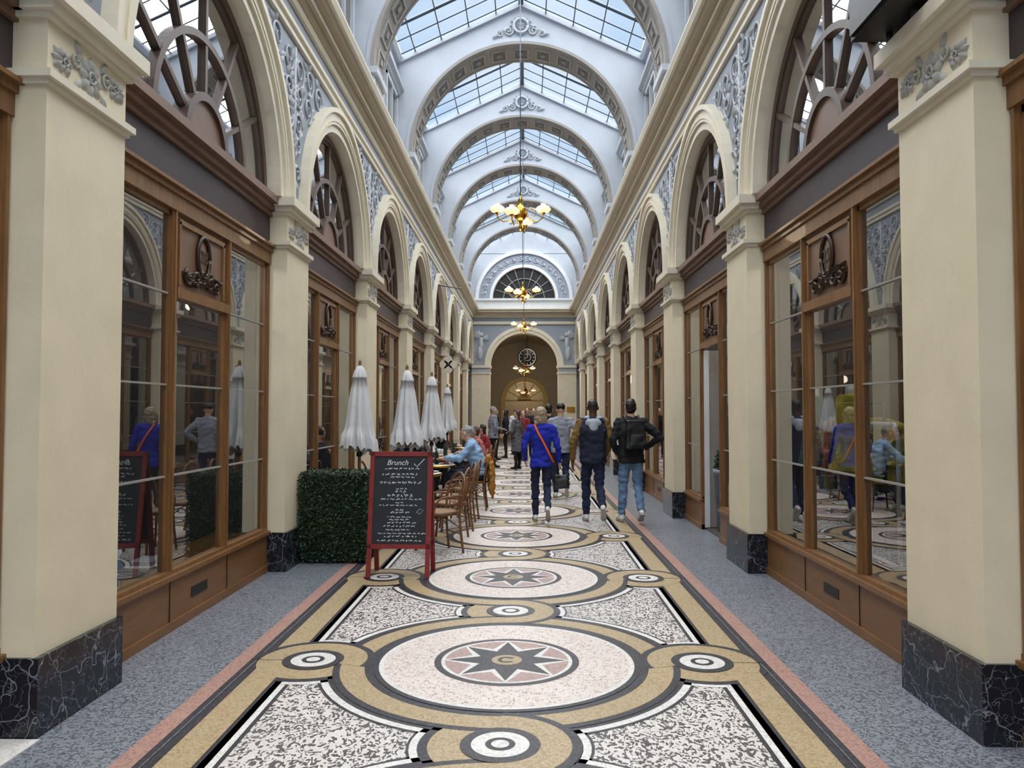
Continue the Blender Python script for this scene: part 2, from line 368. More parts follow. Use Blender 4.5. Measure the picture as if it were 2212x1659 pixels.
# ------------------------------------------------------------------ walls (left/right)
def side(sx):
    nm = 'right' if sx > 0 else 'left'
    w = MB(['grey'])
    W = sx*WX; O = sx*2.85
    def Y(k): return P0+k*PER
    for k in range(-2, 8):
        ya, yb = Y(k)+PW/2, Y(k+1)+PW/2; yc = (ya+yb)/2
        n = 32; top = 5.80
        pts = [(yc-RA*cos(pi*i/n), ZC+RA*sin(pi*i/n)) for i in range(n+1)]
        for i in range(n):
            (a, az), (b, bz) = pts[i], pts[i+1]
            w.quad((W, a, az), (W, b, bz), (W, b, top), (W, a, top), 'grey')
            w.quad((W, a, az), (W, b, bz), (sx*(SX+.05), b, bz), (sx*(SX+.05), a, az), 'cream2')
        for a, b in ((ya, yc-RA), (yc+RA, yb)): w.quad((W, a, ZC-.1), (W, b, ZC-.1), (W, b, top), (W, a, top), 'grey')
        w.box(sx*(SX+.1), sx*(SX+.25), Y(k)-.05, Y(k)+PW+.05, 0, 5.8, 'dark')
        f = lambda u, v, d, yc=yc: (sx*(WX-d), yc+u, ZC+v)
        w.archband(f, RA-.005, RA+.09, -.12, .045, 'cream2'); w.archband(f, RA+.09, RA+.24, -.02, .075, 'cream2')
        w.archband(f, RA+.24, RA+.30, -.02, .11, 'cream2'); w.archband(f, RA+.13, RA+.145, .07, .085, 'cream')
    def X(l): return [(sx*a, b) for a, b in l]
    w.extr(X([(2.9, 5.74), (2.42, 5.74), (2.42, 5.80), (2.39, 5.82), (2.39, 5.87), (2.9, 5.87)]), YB, YEND, 'cream2')
    w.extr(X([(2.9, 5.87), (2.44, 5.87), (2.44, 6.06), (2.9, 6.06)]), YB, YEND, 'grey')
    w.extr(X([(2.9, 6.06), (2.40, 6.06), (2.38, 6.10), (2.38, 6.13), (2.9, 6.13)]), YB, YEND, 'cream2')
    w.extr(X([(2.9, 6.13), (2.36, 6.13), (2.33, 6.18), (2.33, 6.2), (2.9, 6.2)]), YB, YEND, 'beige')
    w.extr(X([(2.9, 6.2), (2.27, 6.2), (2.27, 6.27), (2.2, 6.30), (2.17, 6.36), (2.9, 6.36)]), YB, YEND, 'beige')
    w.extr(X([(2.9, 6.36), (2.13, 6.36), (2.10, 6.43), (2.10, 6.45), (2.9, 6.45)]), YB, YEND, 'cream2')
    # attic
    w.box(sx*2.62, sx*2.9, YB, YEND, 6.45, 9.12, 'pale')
    w.extr(X([(2.65, 8.32), (2.56, 8.32), (2.54, 8.38), (2.47, 8.42), (2.47, 8.5), (2.65, 8.5)]), YB, YEND, 'pale')
    w.extr(X([(2.65, 9.0), (2.55, 9.0), (2.5, 9.1), (2.5, 9.16), (2.65, 9.2)]), YB, YEND, 'pale')
    w.extr(X([(2.65, 6.45), (2.5, 6.45), (2.5, 6.62), (2.54, 6.66), (2.65, 6.66)]), YB, YEND, 'pale')
    for k in range(-2, 8):
        ya, yb = Y(k)+PW, Y(k+1); m = (ya+yb)/2
        for a, b in ((ya+.3, m-.2), (m+.2, yb-.3)):
            w.box(sx*2.615, sx*2.64, a, b, 6.85, 8.15, 'taupe_d')
            for q in ((a-.07, a+.02, 6.78, 8.22), (b-.02, b+.07, 6.78, 8.22), (a-.07, b+.07, 8.15, 8.24), (a-.07, b+.07, 6.76, 6.85), ((a+b)/2-.02, (a+b)/2+.02, 6.85, 8.15)):
                w.box(sx*2.56, sx*2.63, *q, 'pale')
    w.build('wall_'+nm)
    # shop interior shell
    s = MB(['dark'])
    s.box(sx*5.4, sx*5.5, YB, YEND, 0, 5.8, 'dark'); s.box(sx*(SX+.02), sx*5.5, YB, YEND, -.05, 0.02, 'dark_floor')
    s.box(sx*(SX+.25), sx*5.5, YB, YEND, 5.75, 5.85, 'dark')
    for k in range(-2, 9): s.box(sx*(SX+.12), sx*5.5, Y(k)+.3, Y(k)+.45, 0, 5.8, 'dark')
    s.build('shop_interior_'+nm)
    # spandrel relief (instanced)
    r = MB(['white'])
    f = lambda u, v, d: (-sx*d*.8, u, v)
    r.tube([f(0, .1, .01), f(0, 1.8, .02)], .02, 'white', 5)
    def halfw(zz):
        R = RA+.32
        return PER/2-sqrt(max(0, R*R-zz*zz)) if zz < R else PER/2
    for zz in (.42, .74, 1.02, 1.32, 1.62):
        hw = min(halfw(zz-.1)-.03, 1.2)
        for sg in (-1, 1):
            u = 0.02; R = .09+.05*zz; q = 0
            while u+R < hw and q < 5:
                cz = zz+random.uniform(-.04, .04)
                spiral(r, f, sg*(u+R), cz, R, random.uniform(0, 6), 1.5, 'white', .016, sg)
                for j in range(3):
                    a = random.uniform(0, 2*pi); leaf(r, f, sg*(u+R)+R*cos(a)*.8, cz+R*sin(a)*.8, .15, a+.5, 'white')
                u += 2*R+.05; q += 1
        for sg in (-1, 1): leaf(r, f, 0, zz, .16, pi/2-sg*.8, 'white')
    for j, (u, v) in enumerate(((0, .2), (0, .75), (0, 1.25))): rosette(r, f, u, v, .09+.03*j, 'white', 6)
    me = r.mesh('spandrel_relief')
    for k in range(-1, 8): inst(me, 'spandrel_relief', (sx*WX, Y(k)+PW/2, ZC))
    # pilaster
    p = MB(['cream'])
    def bx(d, z0, z1, m, e=0): p.box(sx*(PX-d), sx*(SX+.1), -e, PW+e, z0, z1, m)
    bx(0, .4, 3.36, 'cream'); bx(.0, 3.42, 3.72, 'cream')
    bx(.02, 3.35, 3.38, 'cream2', .02); bx(.045, 3.38, 3.42, 'cream2', .045)
    bx(.03, 3.70, 3.73, 'cream2', .03); bx(.06, 3.73, 3.78, 'cream2', .06); bx(.10, 3.78, 3.87, 'cream2', .10)
    b0 = .03; p.box(sx*(PX-b0), sx*(SX+.1), -.02, PW+.02, 0, .4, 'marble')
    f = lambda u, v, d: (sx*(PX-d*.55), PW/2+u, 3.56+v)
    rosette(p, f, 0, -.01, .12, 'relief', 8)
    for sg in (-1, 1):
        spiral(p, f, sg*.155, .03, .05, 1, 1.3, 'relief', .010, sg)
        rosette(p, f, sg*.25, .03*sg, .075, 'relief', 6)
        for a in (.0, .6, -.6): leaf(p, f, sg*.27, .03*sg, .09, a if sg > 0 else pi-a, 'relief', .6)
        leaf(p, f, sg*.1, .06, .1, pi/2-sg*.6, 'relief', .5); leaf(p, f, sg*.1, -.06, .1, -pi/2+sg*.6, 'relief', .5)
    me = p.mesh('pilaster')
    for k in range(-2, 8): inst(me, 'pilaster', (0, Y(k), 0))
    # storefront
    L = PER-PW
    def store(opened=False):
        q = MB(['wood'])
        def b(d0, d1, y0, y1, z0, z1, m='wood'): q.box(sx*(SX-d0), sx*(SX-d1), y0, y1, z0, z1, m)
        for ya_, yb_ in (((0, 1.12), (2.13, L)) if opened else ((0, L),)):
            b(-.05, .04, ya_, yb_, 0, .40, 'wood_base'); b(0, .055, ya_, yb_, 0, .07, 'wood_base')
            b(-.05, .07, ya_, yb_, .385, .42); b(-.05, .04, ya_, yb_, .42, .45)
        if not opened:
            for a in (1.07, 2.17): b(.035, .046, a, a+.01, .07, .385, 'bronze')
            b(.03, .045, 1.45, 1.75, .17, .25, 'vent')
        for a, c, d in ((0, .06, .03), (1.06, 1.12, .035), (2.13, 2.19, .035), (3.19, L, .03)):
            b(-.05, d, a, c, .43, 3.2); b(-.02, d+.012, a+.018, c-.018, .45, 3.18)
        for a, c in ((.06, 1.06), (2.19, 3.19)):
            for zz in (1.16, 1.85, 2.54): b(-.01, .010, a, c, zz-.007, zz+.007, 'muntin')
            b(-.02, .014, a, a+.02, .45, 3.18); b(-.02, .014, c-.02, c, .45, 3.18); b(-.02, .014, a, c, 3.14, 3.18)
        if not opened:
            for zz in (1.16, 1.85): b(-.01, .010, 1.12, 2.13, zz-.007, zz+.007, 'muntin')
            b(-.02, .018, 1.12, 1.16, .45, 2.6); b(-.02, .018, 2.09, 2.13, .45, 2.6)
        b(-.03, .05, 1.12, 2.13, 2.52, 2.60); b(-.03, .01, 1.12, 2.13, 2.58, 3.2, 'brown_l')
        b(0, .03, 1.18, 2.07, 3.10, 3.14); b(0, .03, 1.18, 1.21, 2.62, 3.12); b(0, .03, 2.04, 2.07, 2.62, 3.12)
        f = lambda u, v, d: (sx*(SX-.01-d), L/2+u, 2.86+v)
        q.tube([f(.115*cos(a), .06+.17*sin(a), .02) for a in [2*pi*i/24 for i in range(25)]], .018, 'bronze', 6)
        q.ell(f(0, .06, .0), (.02, .10, .155), 'brown_l')
        for sg in (-1, 1):
            spiral(q, f, sg*.13, -.13, .08, 1, 1.5, 'bronze', .02, sg); spiral(q, f, sg*.27, -.15, .07, 2, 1.5, 'bronze', .018, -sg)
            for j in range(6): leaf(q, f, sg*(.05+.05*j), -.13+.02*sin(j*2), .11, (random.uniform(-.9, .9)+(0 if sg > 0 else pi)), 'bronze')
        rosette(q, f, 0, -.12, .08, 'bronze', 7)
        b(-.05, .05, 0, L, 3.18, 3.30); b(-.05, .07, 0, L, 3.30, 3.345); b(-.05, .10, 0, L, 3.345, 3.37)
        b(-.05, .03, 0, L, 3.37, 3.69, 'fascia')
        b(-.05, .06, 0, L, 3.68, 3.73, 'brown_l'); b(-.05, .10, 0, L, 3.73, 3.79, 'brown_l'); b(-.05, .15, 0, L, 3.79, 3.86, 'brown_l')
        g = lambda u, v, d: (sx*(SX-d), L/2+u, ZC-.01+v)
        q.archband(g, 1.42, 1.51, -.03, .04, 'brown'); q.archband(g, 1.39, 1.42, -.03, .02, 'brown')
        q.archband(g, .86, .92, -.02, .035, 'brown'); q.archband(g, 0.001, .36, -.02, .03, 'brown_l'); q.archband(g, .36, .43, -.02, .06, 'brown')
        for i in range(1, 6):
            a = pi*i/6
            c, s_ = cos(a), sin(a); h = .022
            vs = []
            for rr in (.42, 1.40):
                for k_ in (-h, h):
                    for d in (-.02, .03): vs.append(g(rr*c-k_*s_, rr*s_+k_*c, d))
            q.add(vs, [(0, 1, 3, 2), (4, 6, 7, 5), (0, 4, 5, 1), (2, 3, 7, 6), (0, 2, 6, 4), (1, 5, 7, 3)], 'brown')
        b(-.03, .05, .12, L-.12, ZC-.02, ZC+.03, 'brown')
        G = sx*(SX+.005)
        for ya_, yb_ in (((.03, 1.1), (2.15, L-.03)) if opened else ((.03, L-.03),)):
            q.quad((G, ya_, .45), (G, yb_, .45), (G, yb_, 3.2), (G, ya_, 3.2), 'glass')
        q.add([(G, L/2+1.48*cos(pi*i/32), ZC+1.48*sin(pi*i/32)) for i in range(33)], [tuple(range(33))], 'glass_f')
        for ya_, yb_ in (((.05, 1.1), (2.15, L-.05)) if opened else ((.05, L-.05),)):
            q.box(sx*(SX+.02), sx*(SX+.5), ya_, yb_, .36, .40, 'wood_base')
        return q.mesh('storefront')
    me = store(); mo = store(True) if sx > 0 else None
    for k in range(-2, 8): inst(mo if (sx > 0 and k == 1) else me, 'storefront', (0, Y(k)+PW, 0))
side(1); side(-1)

def text(name, body, size, loc, rot, m, ext=.002):
    cu = bpy.data.curves.new(name, 'FONT'); cu.body = body; cu.size = size; cu.extrude = ext; cu.align_x = 'CENTER'; cu.align_y = 'CENTER'
    cu.materials.append(M[m]); ob = bpy.data.objects.new(name, cu); scene.collection.objects.link(ob)
    ob.location = loc; ob.rotation_euler = rot; return ob
ymid = P0+PW+(PER-PW)/2
text('number_medallion_text', '28', .15, (-SX+.035, ymid, 2.92), (pi/2, 0, pi/2), 'bronze')
text('number_medallion_text', '25', .15, (SX-.035, ymid, 2.92), (pi/2, 0, -pi/2), 'bronze')

# ------------------------------------------------------------------ roof ribs
def roofz(x): return 9.08+(1-min(1, abs(x)/2.62))*1.22
rb = MB(['pale'])
n = 48; R = 2.30; ZR = 7.1
for i in range(n):
    a, b = pi*i/n, pi*(i+1)/n
    pa, pb = (R*cos(a), ZR+R*sin(a)), (R*cos(b), ZR+R*sin(b))
    oa, ob_ = (pa[0]*2.62/R, 0), (pb[0]*2.62/R, 0)
    oa = (oa[0], roofz(oa[0])); ob_ = (ob_[0], roofz(ob_[0]))
    for yy in (0, PW): rb.quad((pa[0], yy, pa[1]), (pb[0], yy, pb[1]), (ob_[0], yy, ob_[1]), (oa[0], yy, oa[1]), 'pale')
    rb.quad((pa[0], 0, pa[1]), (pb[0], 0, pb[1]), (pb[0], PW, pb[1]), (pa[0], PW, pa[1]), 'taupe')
    rb.quad((oa[0], -.05, oa[1]), (ob_[0], -.05, ob_[1]), (ob_[0], PW+.05, ob_[1]), (oa[0], PW+.05, oa[1]), 'pale')
for sg in (-1, 1):
    rb.add([(sg*R, 0, ZR), (sg*2.62, 0, ZR), (sg*2.62, 0, 9.08), (sg*R, PW, ZR), (sg*2.62, PW, ZR), (sg*2.62, PW, 9.08)], [(0, 1, 2), (3, 4, 5)], 'pale')
    rb.box(sg*R, sg*2.65, 0, PW, 6.45, ZR, 'pale')
    rb.box(sg*(R-.06), sg*2.65, -.05, PW+.05, ZR-.1, ZR, 'pale'); rb.box(sg*(R-.05), sg*2.65, -.04, PW+.04, 6.45, 6.6, 'pale')
    rb.box(sg*(R-.01), sg*(R+.0), .15, PW-.15, 6.66, 6.95, 'taupe')
g = lambda u, v, d: (u, -d, ZR+v)
rb.archband(g, R-.01, R+.05, -.02, .05, 'taupe', n=48); rb.archband(g, R+.05, R+.13, -.02, .03, 'pale', n=48)
g2 = lambda u, v, d: (u, PW+d, ZR+v)
rb.archband(g2, R-.01, R+.05, -.02, .05, 'taupe', n=48)
for sg in (-1, 1):
    for yy in (-.06, PW+.0):
        a = (0, yy, roofz(0)); b = (sg*2.62, yy, roofz(2.62))
        rb.add([a, b, (b[0], yy, b[2]-.10), (0, yy, a[2]-.10), (a[0], yy+.06, a[2]), (b[0], yy+.06, b[2]), (b[0], yy+.06, b[2]-.1), (0, yy+.06, a[2]-.1)],
               [(0, 1, 2, 3), (4, 5, 6, 7), (3, 2, 6, 7), (0, 1, 5, 4)], 'pale')
NC = 15
for i in range(NC):
    a = pi*(i+.5)/NC; hw = R*pi/NC*.33
    def bar(t0, t1, y0, y1, r0, r1, m):
        vs = []
        for t in (t0, t1):
            for yy in (y0, y1):
                for rr in (r0, r1):
                    vs.append(((rr)*cos(a)-t*sin(a), yy, ZR+rr*sin(a)+t*cos(a)))
        rb.add(vs, [(0, 1, 3, 2), (4, 6, 7, 5), (0, 4, 5, 1), (2, 3, 7, 6), (0, 2, 6, 4), (1, 5, 7, 3)], m)
    r1 = R+.0; r0 = R-.03
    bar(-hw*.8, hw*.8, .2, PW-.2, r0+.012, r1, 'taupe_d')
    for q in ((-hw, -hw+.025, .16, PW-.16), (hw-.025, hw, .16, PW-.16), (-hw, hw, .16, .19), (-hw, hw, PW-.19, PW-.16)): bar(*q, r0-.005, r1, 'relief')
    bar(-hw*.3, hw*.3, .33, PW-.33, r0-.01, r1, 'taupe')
f = lambda u, v, d: (u, -d*1.4, 9.78+v)
rb.tube([f(.15*cos(t), .15*sin(t), .03) for t in [2*pi*i/24 for i in range(25)]], .03, 'pale', 6)
rosette(rb, f, 0, 0, .1, 'pale', 8)
for sg in (-1, 1):
    spiral(rb, f, sg*.26, -.1, .11, 1, 1.6, 'white', .022, sg); spiral(rb, f, sg*.44, -.16, .07, 2, 1.4, 'white', .018, -sg)
    for j in range(5): leaf(rb, f, sg*(.12+.09*j), -.08-.03*j, .13, (random.uniform(-.5, 1.2) if sg > 0 else pi-random.uniform(-.5, 1.2)), 'white')
    for j in range(4): leaf(rb, f, sg*.16*cos(j*.45), .16*sin(j*.45), .09, (j*.5 if sg > 0 else pi-j*.5), 'white')
me = rb.mesh('roof_arch')
for k in range(-2, 8): inst(me, 'roof_arch', (0, P0+k*PER, 0))

# skylight
sk = MB(['iron'])
for sg in (-1, 1):
    sk.quad((0, YB, roofz(0)+.03), (sg*2.7, YB, roofz(2.62)+.0), (sg*2.7, YEND, roofz(2.62)), (0, YEND, roofz(0)+.03), 'skyglass')
    ys = YB; i = 0
    while ys < YEND:
        th = .035 if i % 7 == 0 else .016
        sk.tube([(0, ys, roofz(0)), (sg*2.62, ys, roofz(2.62))], th, 'iron', 4); ys += .54; i += 1
    for fr in (.2, .42, .64, .85):
        x = sg*2.62*fr
        sk.box(x-.012, x+.012, YB, YEND, roofz(x)-.03, roofz(x)+.0, 'iron')
sk.box(-.05, .05, YB, YEND, roofz(0)-.07, roofz(0)+.03, 'iron')
sk.build('skylight')

# ------------------------------------------------------------------ end wall
e = MB(['grey'])
yE = YEND
def holewall(mb, y, x0, x1, z0, z1, cz, r, m, jamb=True, n=40):
    for i in range(n):
        a, b = pi*i/n, pi*(i+1)/n
        mb.quad((r*cos(a), y, cz+r*sin(a)), (r*cos(b), y, cz+r*sin(b)), (r*cos(b), y, z1), (r*cos(a), y, z1), m)
    mb.quad((x0, y, z0), (-r, y, z0), (-r, y, z1), (x0, y, z1), m); mb.quad((r, y, z0), (x1, y, z0), (x1, y, z1), (r, y, z1), m)
holewall(e, yE, -2.7, 2.7, 0, 6.2, 3.78, 1.6, 'grey')
ge = lambda u, v, d: (u, yE-d, 3.78+v)
e.archband(ge, 1.58, 1.70, -.5, .05, 'cream2', n=40); e.archband(ge, 1.70, 1.86, -.02, .08, 'cream2', n=40)
for sg in (-1, 1):
    e.box(sg*1.6, sg*2.46, yE-.10, yE+.5, .4, 3.45, 'cream'); e.box(sg*1.57, sg*2.46, yE-.13, yE+.5, 0, .4, 'marble')
    e.box(sg*1.6, sg*2.46, yE-.10, yE+.5, 3.45, 3.7, 'white'); e.box(sg*1.54, sg*2.46, yE-.16, yE+.5, 3.68, 3.80, 'cream2'); e.box(sg*1.56, sg*2.46, yE-.13, yE+.5, 3.40, 3.46, 'cream2')
    fx = lambda u, v, d, sg=sg: (sg*(2.02+u), yE-.02-d*2, 4.75+v)
    e.ell(fx(0, .1, .0), (.11, .06, .30), 'white'); e.ell(fx(-.02, .5, .0), (.08, .07, .1), 'white'); e.ell(fx(.05, -.35, 0), (.12, .06, .35), 'white')
    for j in range(5): leaf(e, fx, .05, .3, .45, .4+.25*j, 'white', .3)
    for j in range(3): leaf(e, fx, -.05, .25, .35, 2.4+.3*j, 'white', .3)
e.box(-2.5, 2.5, yE-.06, yE, 5.74, 5.87, 'cream2'); e.box(-2.5, 2.5, yE-.10, yE, 6.06, 6.13, 'cream2')
e.box(-2.5, 2.5, yE-.2, yE, 6.13, 6.28, 'beige'); e.box(-2.5, 2.5, yE-.32, yE, 6.28, 6.40, 'beige'); e.box(-2.5, 2.5, yE-.36, yE, 6.40, 6.45, 'cream2')
e.box(-2.62, 2.62, yE-.12, yE, 6.45, 6.9, 'whitep'); e.box(-2.4, 2.4, yE-.2, yE, 6.86, 6.95, 'whitep')
holewall(e, yE, -2.62, 2.62, 6.2, 9.1, 6.95, 1.5, 'pale')
e.add([(-2.62, yE, 9.08), (2.62, yE, 9.08), (0, yE, 10.35)], [(0, 1, 2)], 'pale')
gl = lambda u, v, d: (u, yE-d, 6.95+v)
e.archband(gl, 1.48, 1.62, -.1, .06, 'whitep', n=40); e.archband(gl, 2.14, 2.3, -.05, .10, 'whitep', n=40); e.archband(gl, 1.62, 2.14, -.05, .02, 'grey', n=40)
fg = lambda u, v, d: (u, yE-d*1.5-.03, 6.95+v)
for j in range(16):
    a = pi*(j+.5)/16; spiral(e, fg, 1.88*cos(a), 1.88*sin(a), .13, a, 1.3, 'white', .02, 1 if j < 8 else -1); leaf(e, fg, 1.8*cos(a+.1), 1.8*sin(a+.1), .2, a+1, 'white')
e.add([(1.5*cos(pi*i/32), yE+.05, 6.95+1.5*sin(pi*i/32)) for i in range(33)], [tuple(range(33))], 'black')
e.archband(gl, .38, .42, -.04, .0, 'muntin'); e.archband(gl, .95, .98, -.04, .0, 'muntin'); e.archband(gl, 1.44, 1.5, -.04, .02, 'brown_l')
for i in range(1, 10):
    a = pi*i/10; e.tube([gl(.4*cos(a), .4*sin(a), 0), gl(1.45*cos(a), 1.45*sin(a), 0)], .013, 'muntin', 4)
e.box(2.0, 2.38, yE-.13, yE-.1, 1.6, 1.85, 'gold')
e.build('wall_end')
# vestibule
h = MB(['hall'])
yH = YEND+.3; yJ = YEND+8
for sg in (-1, 1):
    h.box(sg*2.3, sg*2.5, yH, yJ-.01, 0, 5.6, 'hall')
    for yy in (yH+1.5, yH+4.5): h.box(sg*2.1, sg*2.32, yy, yy+.6, 0, 4.2, 'cream')
    h.box(sg*2.0, sg*2.35, yH, yJ-.01, 4.0, 4.2, 'cream2')
n = 16
for i in range(n):
    a, b = pi*i/n, pi*(i+1)/n
    h.quad((2.35*cos(a), yH, 4.1+1.5*sin(a)), (2.35*cos(b), yH, 4.1+1.5*sin(b)), (2.35*cos(b), yJ, 4.1+1.5*sin(b)), (2.35*cos(a), yJ, 4.1+1.5*sin(a)), 'hall')
holewall(h, yJ, -2.5, 2.5, 0, 5.6, 2.25, 1.1, 'hall')
gh = lambda u, v, d: (u, yJ-d, 2.25+v)
h.archband(gh, 1.08, 1.35, -.2, .08, 'yellowhall')
for sg in (-1, 1): h.box(sg*1.08, sg*1.35, yJ-.1, yJ+.2, 0, 2.25, 'yellowhall')
h.box(-2.5, 2.5, yJ+3, yJ+3.1, 0, 4.5, 'hall')
for sg in (-1, 1): h.box(sg*1.4, sg*1.5, yJ+.05, yJ+2.99, 0, 4.5, 'hall')
h.box(-1.5, 1.5, yJ+.05, yJ+2.99, 3.6, 3.7, 'hall')
h.archband(gh, .0, .4, -.1, .0, 'yellowhall'); h.box(-1.1, 1.1, yJ, yJ+.1, 2.2, 2.3, 'yellowhall')
for i in range(1, 6):
    a = pi*i/6; h.tube([gh(.4*cos(a), .4*sin(a), 0), gh(1.1*cos(a), 1.1*sin(a), 0)], .025, 'yellowhall', 4)
h.build('wall_vestibule')
# clock
c = MB(['black'])
c.T = Matrix.Translation((0.16, YEND+3.4, 4.42)) @ Matrix.Rotation(pi/2, 4, 'X')
c.lathe([(0, -.06), (.48, -.06), (.50, 0), (.48, .06), (.46, .06), (.44, .03), (0, .03)], (0, 0, 0), 'black', 36)
for i in range(12):
    a = i*pi/6; c.tube([(.30*cos(a), .30*sin(a), .04), (.38*cos(a), .38*sin(a), .04)], .02, 'chalk', 4)
c.ann(0, 0, .035, .405, .44, 'chalk'); c.ann(0, 0, .035, .17, .19, 'chalk')
c.tube([(0, 0, .05), (-.18, -.08, .05)], .022, 'chalk', 4); c.tube([(0, 0, .05), (.02, .3, .05)], .018, 'chalk', 4)
c.tube([(0, .48, 0), (0, 1.15, 0)], .02, 'black', 6)
c.build('hanging_clock')

# ------------------------------------------------------------------ chandeliers
def chandelier(loc, ztop, nm='chandelier', angs=(0.06, 1.35, pi+.02, 4.35)):
    m = MB(['gold'])
    m.tube([(0, 0, 0), (0, 0, ztop-loc[2])], .010, 'iron', 5)
    m.lathe([(0, -.15), (.05, -.14), (.11, -.09), (.135, 0), (.11, .09), (.05, .14), (.03, .2), (.05, .24), (.02, .3), (0, .36)], (0, 0, 0), 'gold', 20)
    m.lathe([(0, -.34), (.025, -.31), (.04, -.27), (.02, -.22), (.03, -.17), (.05, -.13)], (0, 0, 0), 'gold', 12)
    for a in angs:
        ca, sa = cos(a), sin(a); lo = -.14 if abs(sa) > .5 else 0
        pts = [(.1, -.02), (.2, -.14+lo*.6), (.32, -.16+lo), (.42, -.08+lo), (.43, .0+lo)]
        m.tube([(r*ca, r*sa, z_) for r, z_ in pts], .012, 'gold', 6)
        m.tube([(r*ca, r*sa, z_) for r, z_ in [(.12, .06), (.22, .1), (.3, .02), (.26, -.06), (.2, -.03)]], .008, 'gold', 5)
        cx, cy = .43*ca, .43*sa
        m.lathe([(.02, -.02), (.045, 0), (.05, .03), (.03, .05)], (cx, cy, lo), 'gold', 12)
        m.lathe([(.05, -.03), (.11, -.01), (.145, .03), (.14, .05)], (cx, cy, .04+lo), 'opal', 20)
        m.lathe([(.14, .05), (.11, .085), (.055, .11), (.045, .14), (.055, .15)], (cx, cy, .04+lo), 'opal_t', 20)
        m.ell((cx, cy, .05+lo), (.04, .04, .06), 'opal', 10, 6)
    m.build(nm, loc)
for yy in (14.3, 23.9, 33.3): chandelier((0, yy, 5.36), roofz(0)-.07)
chandelier((0, YEND+2.6, 3.75), 5.55); chandelier((.08, YEND+7.2, 2.75), 5.55)

# ------------------------------------------------------------------ hedge
hd = MB(['hedge_d'])
hx0, hx1, hy0, hy1, hz = -2.37, -1.62, 8.33, 8.9, .97
hd.box(hx0+.03, hx1-.03, hy0+.03, hy1-.03, .03, hz-.03, 'hedge_d')
for i in range(11000):
    s = random.random()
    if s < .45: p = V((random.uniform(hx0, hx1), hy0, random.uniform(0.02, hz))); nn = V((0, -1, 0))
    elif s < .7: p = V((random.uniform(hx0, hx1), random.uniform(hy0, hy1), hz)); nn = V((0, 0, 1))
    elif s < .9: p = V((hx1, random.uniform(hy0, hy1), random.uniform(0.02, hz))); nn = V((1, 0, 0))
    else: p = V((random.uniform(hx0, hx1), hy1, random.uniform(0.02, hz))); nn = V((0, 1, 0))
    p += nn*random.uniform(-.03, .015)+V([random.uniform(-.008, .008) for _ in range(3)]); p.z = max(p.z, .01)
    nn = (nn+V([random.uniform(-.9, .9) for _ in range(3)])).normalized()
    a = nn.orthogonal().normalized(); a.rotate(Matrix.Rotation(random.uniform(0, 6.28), 3, nn)); b = nn.cross(a)
    l, w_ = random.uniform(.010, .018), random.uniform(.006, .010)
    hd.add([p-a*l, p+b*w_, p+a*l, p-b*w_], [(0, 1, 2, 3)], random.choice(['leaf', 'leaf', 'leaf2']))
hd.build('boxwood_hedge')

# ------------------------------------------------------------------ chalkboard
cb = MB(['red'])
for face in (0, 1):
    tilt = radians(-9) if face == 0 else radians(9)
    cb.T = Matrix.Translation((0, 0, 1.22)) @ Matrix.Rotation(tilt, 4, 'X') @ Matrix.Translation((0, 0, -1.235))
    w2 = .315; yy0, yy1 = (-.015, .015)
    for sg in (-1, 1): cb.box(sg*w2, sg*(w2-.045), yy0, yy1, 0.0, 1.24, 'red')
    cb.box(-w2, w2, yy0, yy1, 1.195, 1.24, 'red'); cb.box(-w2, w2, yy0, yy1, .28, .325, 'red')
    cb.box(-w2+.04, w2-.04, -.004, .008, .32, 1.2, 'slate')
    if face == 0:
        def scrib(cx, cz, wd, hh, dens=1.0, th=.0026):
            x = cx-wd/2
            while x < cx+wd/2:
                L = random.uniform(.015, .05)
                pts = []; k = int(L/.004)+2
                for i in range(k):
                    pts.append((x+L*i/k+random.uniform(-.001, .001), -.006, cz+random.choice([-1, 1, .4, -.3])*hh*.5*random.uniform(.5, 1)))
                cb.tube(pts, th, 'chalk', 4); x += L+.012/dens
        for cz, wd, hh in ((1.07, .34, .022), (1.015, .38, .024), (.985, .24, .018), (.93, .42, .03), (.87, .12, .015), (.84, .10, .028), (.80, .26, .04), (.765, .44, .018), (.73, .08, .015), (.705, .40, .016),
                           (.66, .10, .02), (.635, .18, .022), (.59, .26, .014), (.565, .20, .02), (.535, .26, .018), (.50, .30, .02), (.465, .24, .018), (.43, .46, .016), (.40, .34, .02), (.36, .44, .018)):
            scrib(random.uniform(-.02, .02), cz, wd*.95, hh)
        cb.tube([(.13, -.006, 1.12), (.16, -.006, 1.09), (.235, -.006, 1.17)], .004, 'chalk', 4)
        cb.tube([(.17, -.006, .64), (.2, -.006, .62), (.24, -.006, .66), (.2, -.006, .67), (.17, -.006, .64)], .002, 'chalk', 4)
cb.T = Matrix.Identity(4)
cb.tube([(-.3, -.12, .35), (-.3, .12, .35)], .006, 'black', 5); cb.tube([(.3, -.12, .35), (.3, .12, .35)], .006, 'black', 5)
board = cb.build('chalkboard_menu_sign', (-1.15, 7.78, .012))
board.rotation_euler = (0, 0, radians(-2))
t = text('menu_heading', 'Brunch', .075, (0, 0, 0), (0, 0, 0), 'chalk', .0005)
t.data.shear = .3
t.parent = board
t.matrix_parent_inverse = Matrix.Identity(4)
mm = Matrix.Translation((0, 0, 1.22)) @ Matrix.Rotation(radians(-9), 4, 'X') @ Matrix.Translation((-.04, -.007, 1.13-1.235)) @ Matrix.Rotation(pi/2, 4, 'X')
t.matrix_local = mm

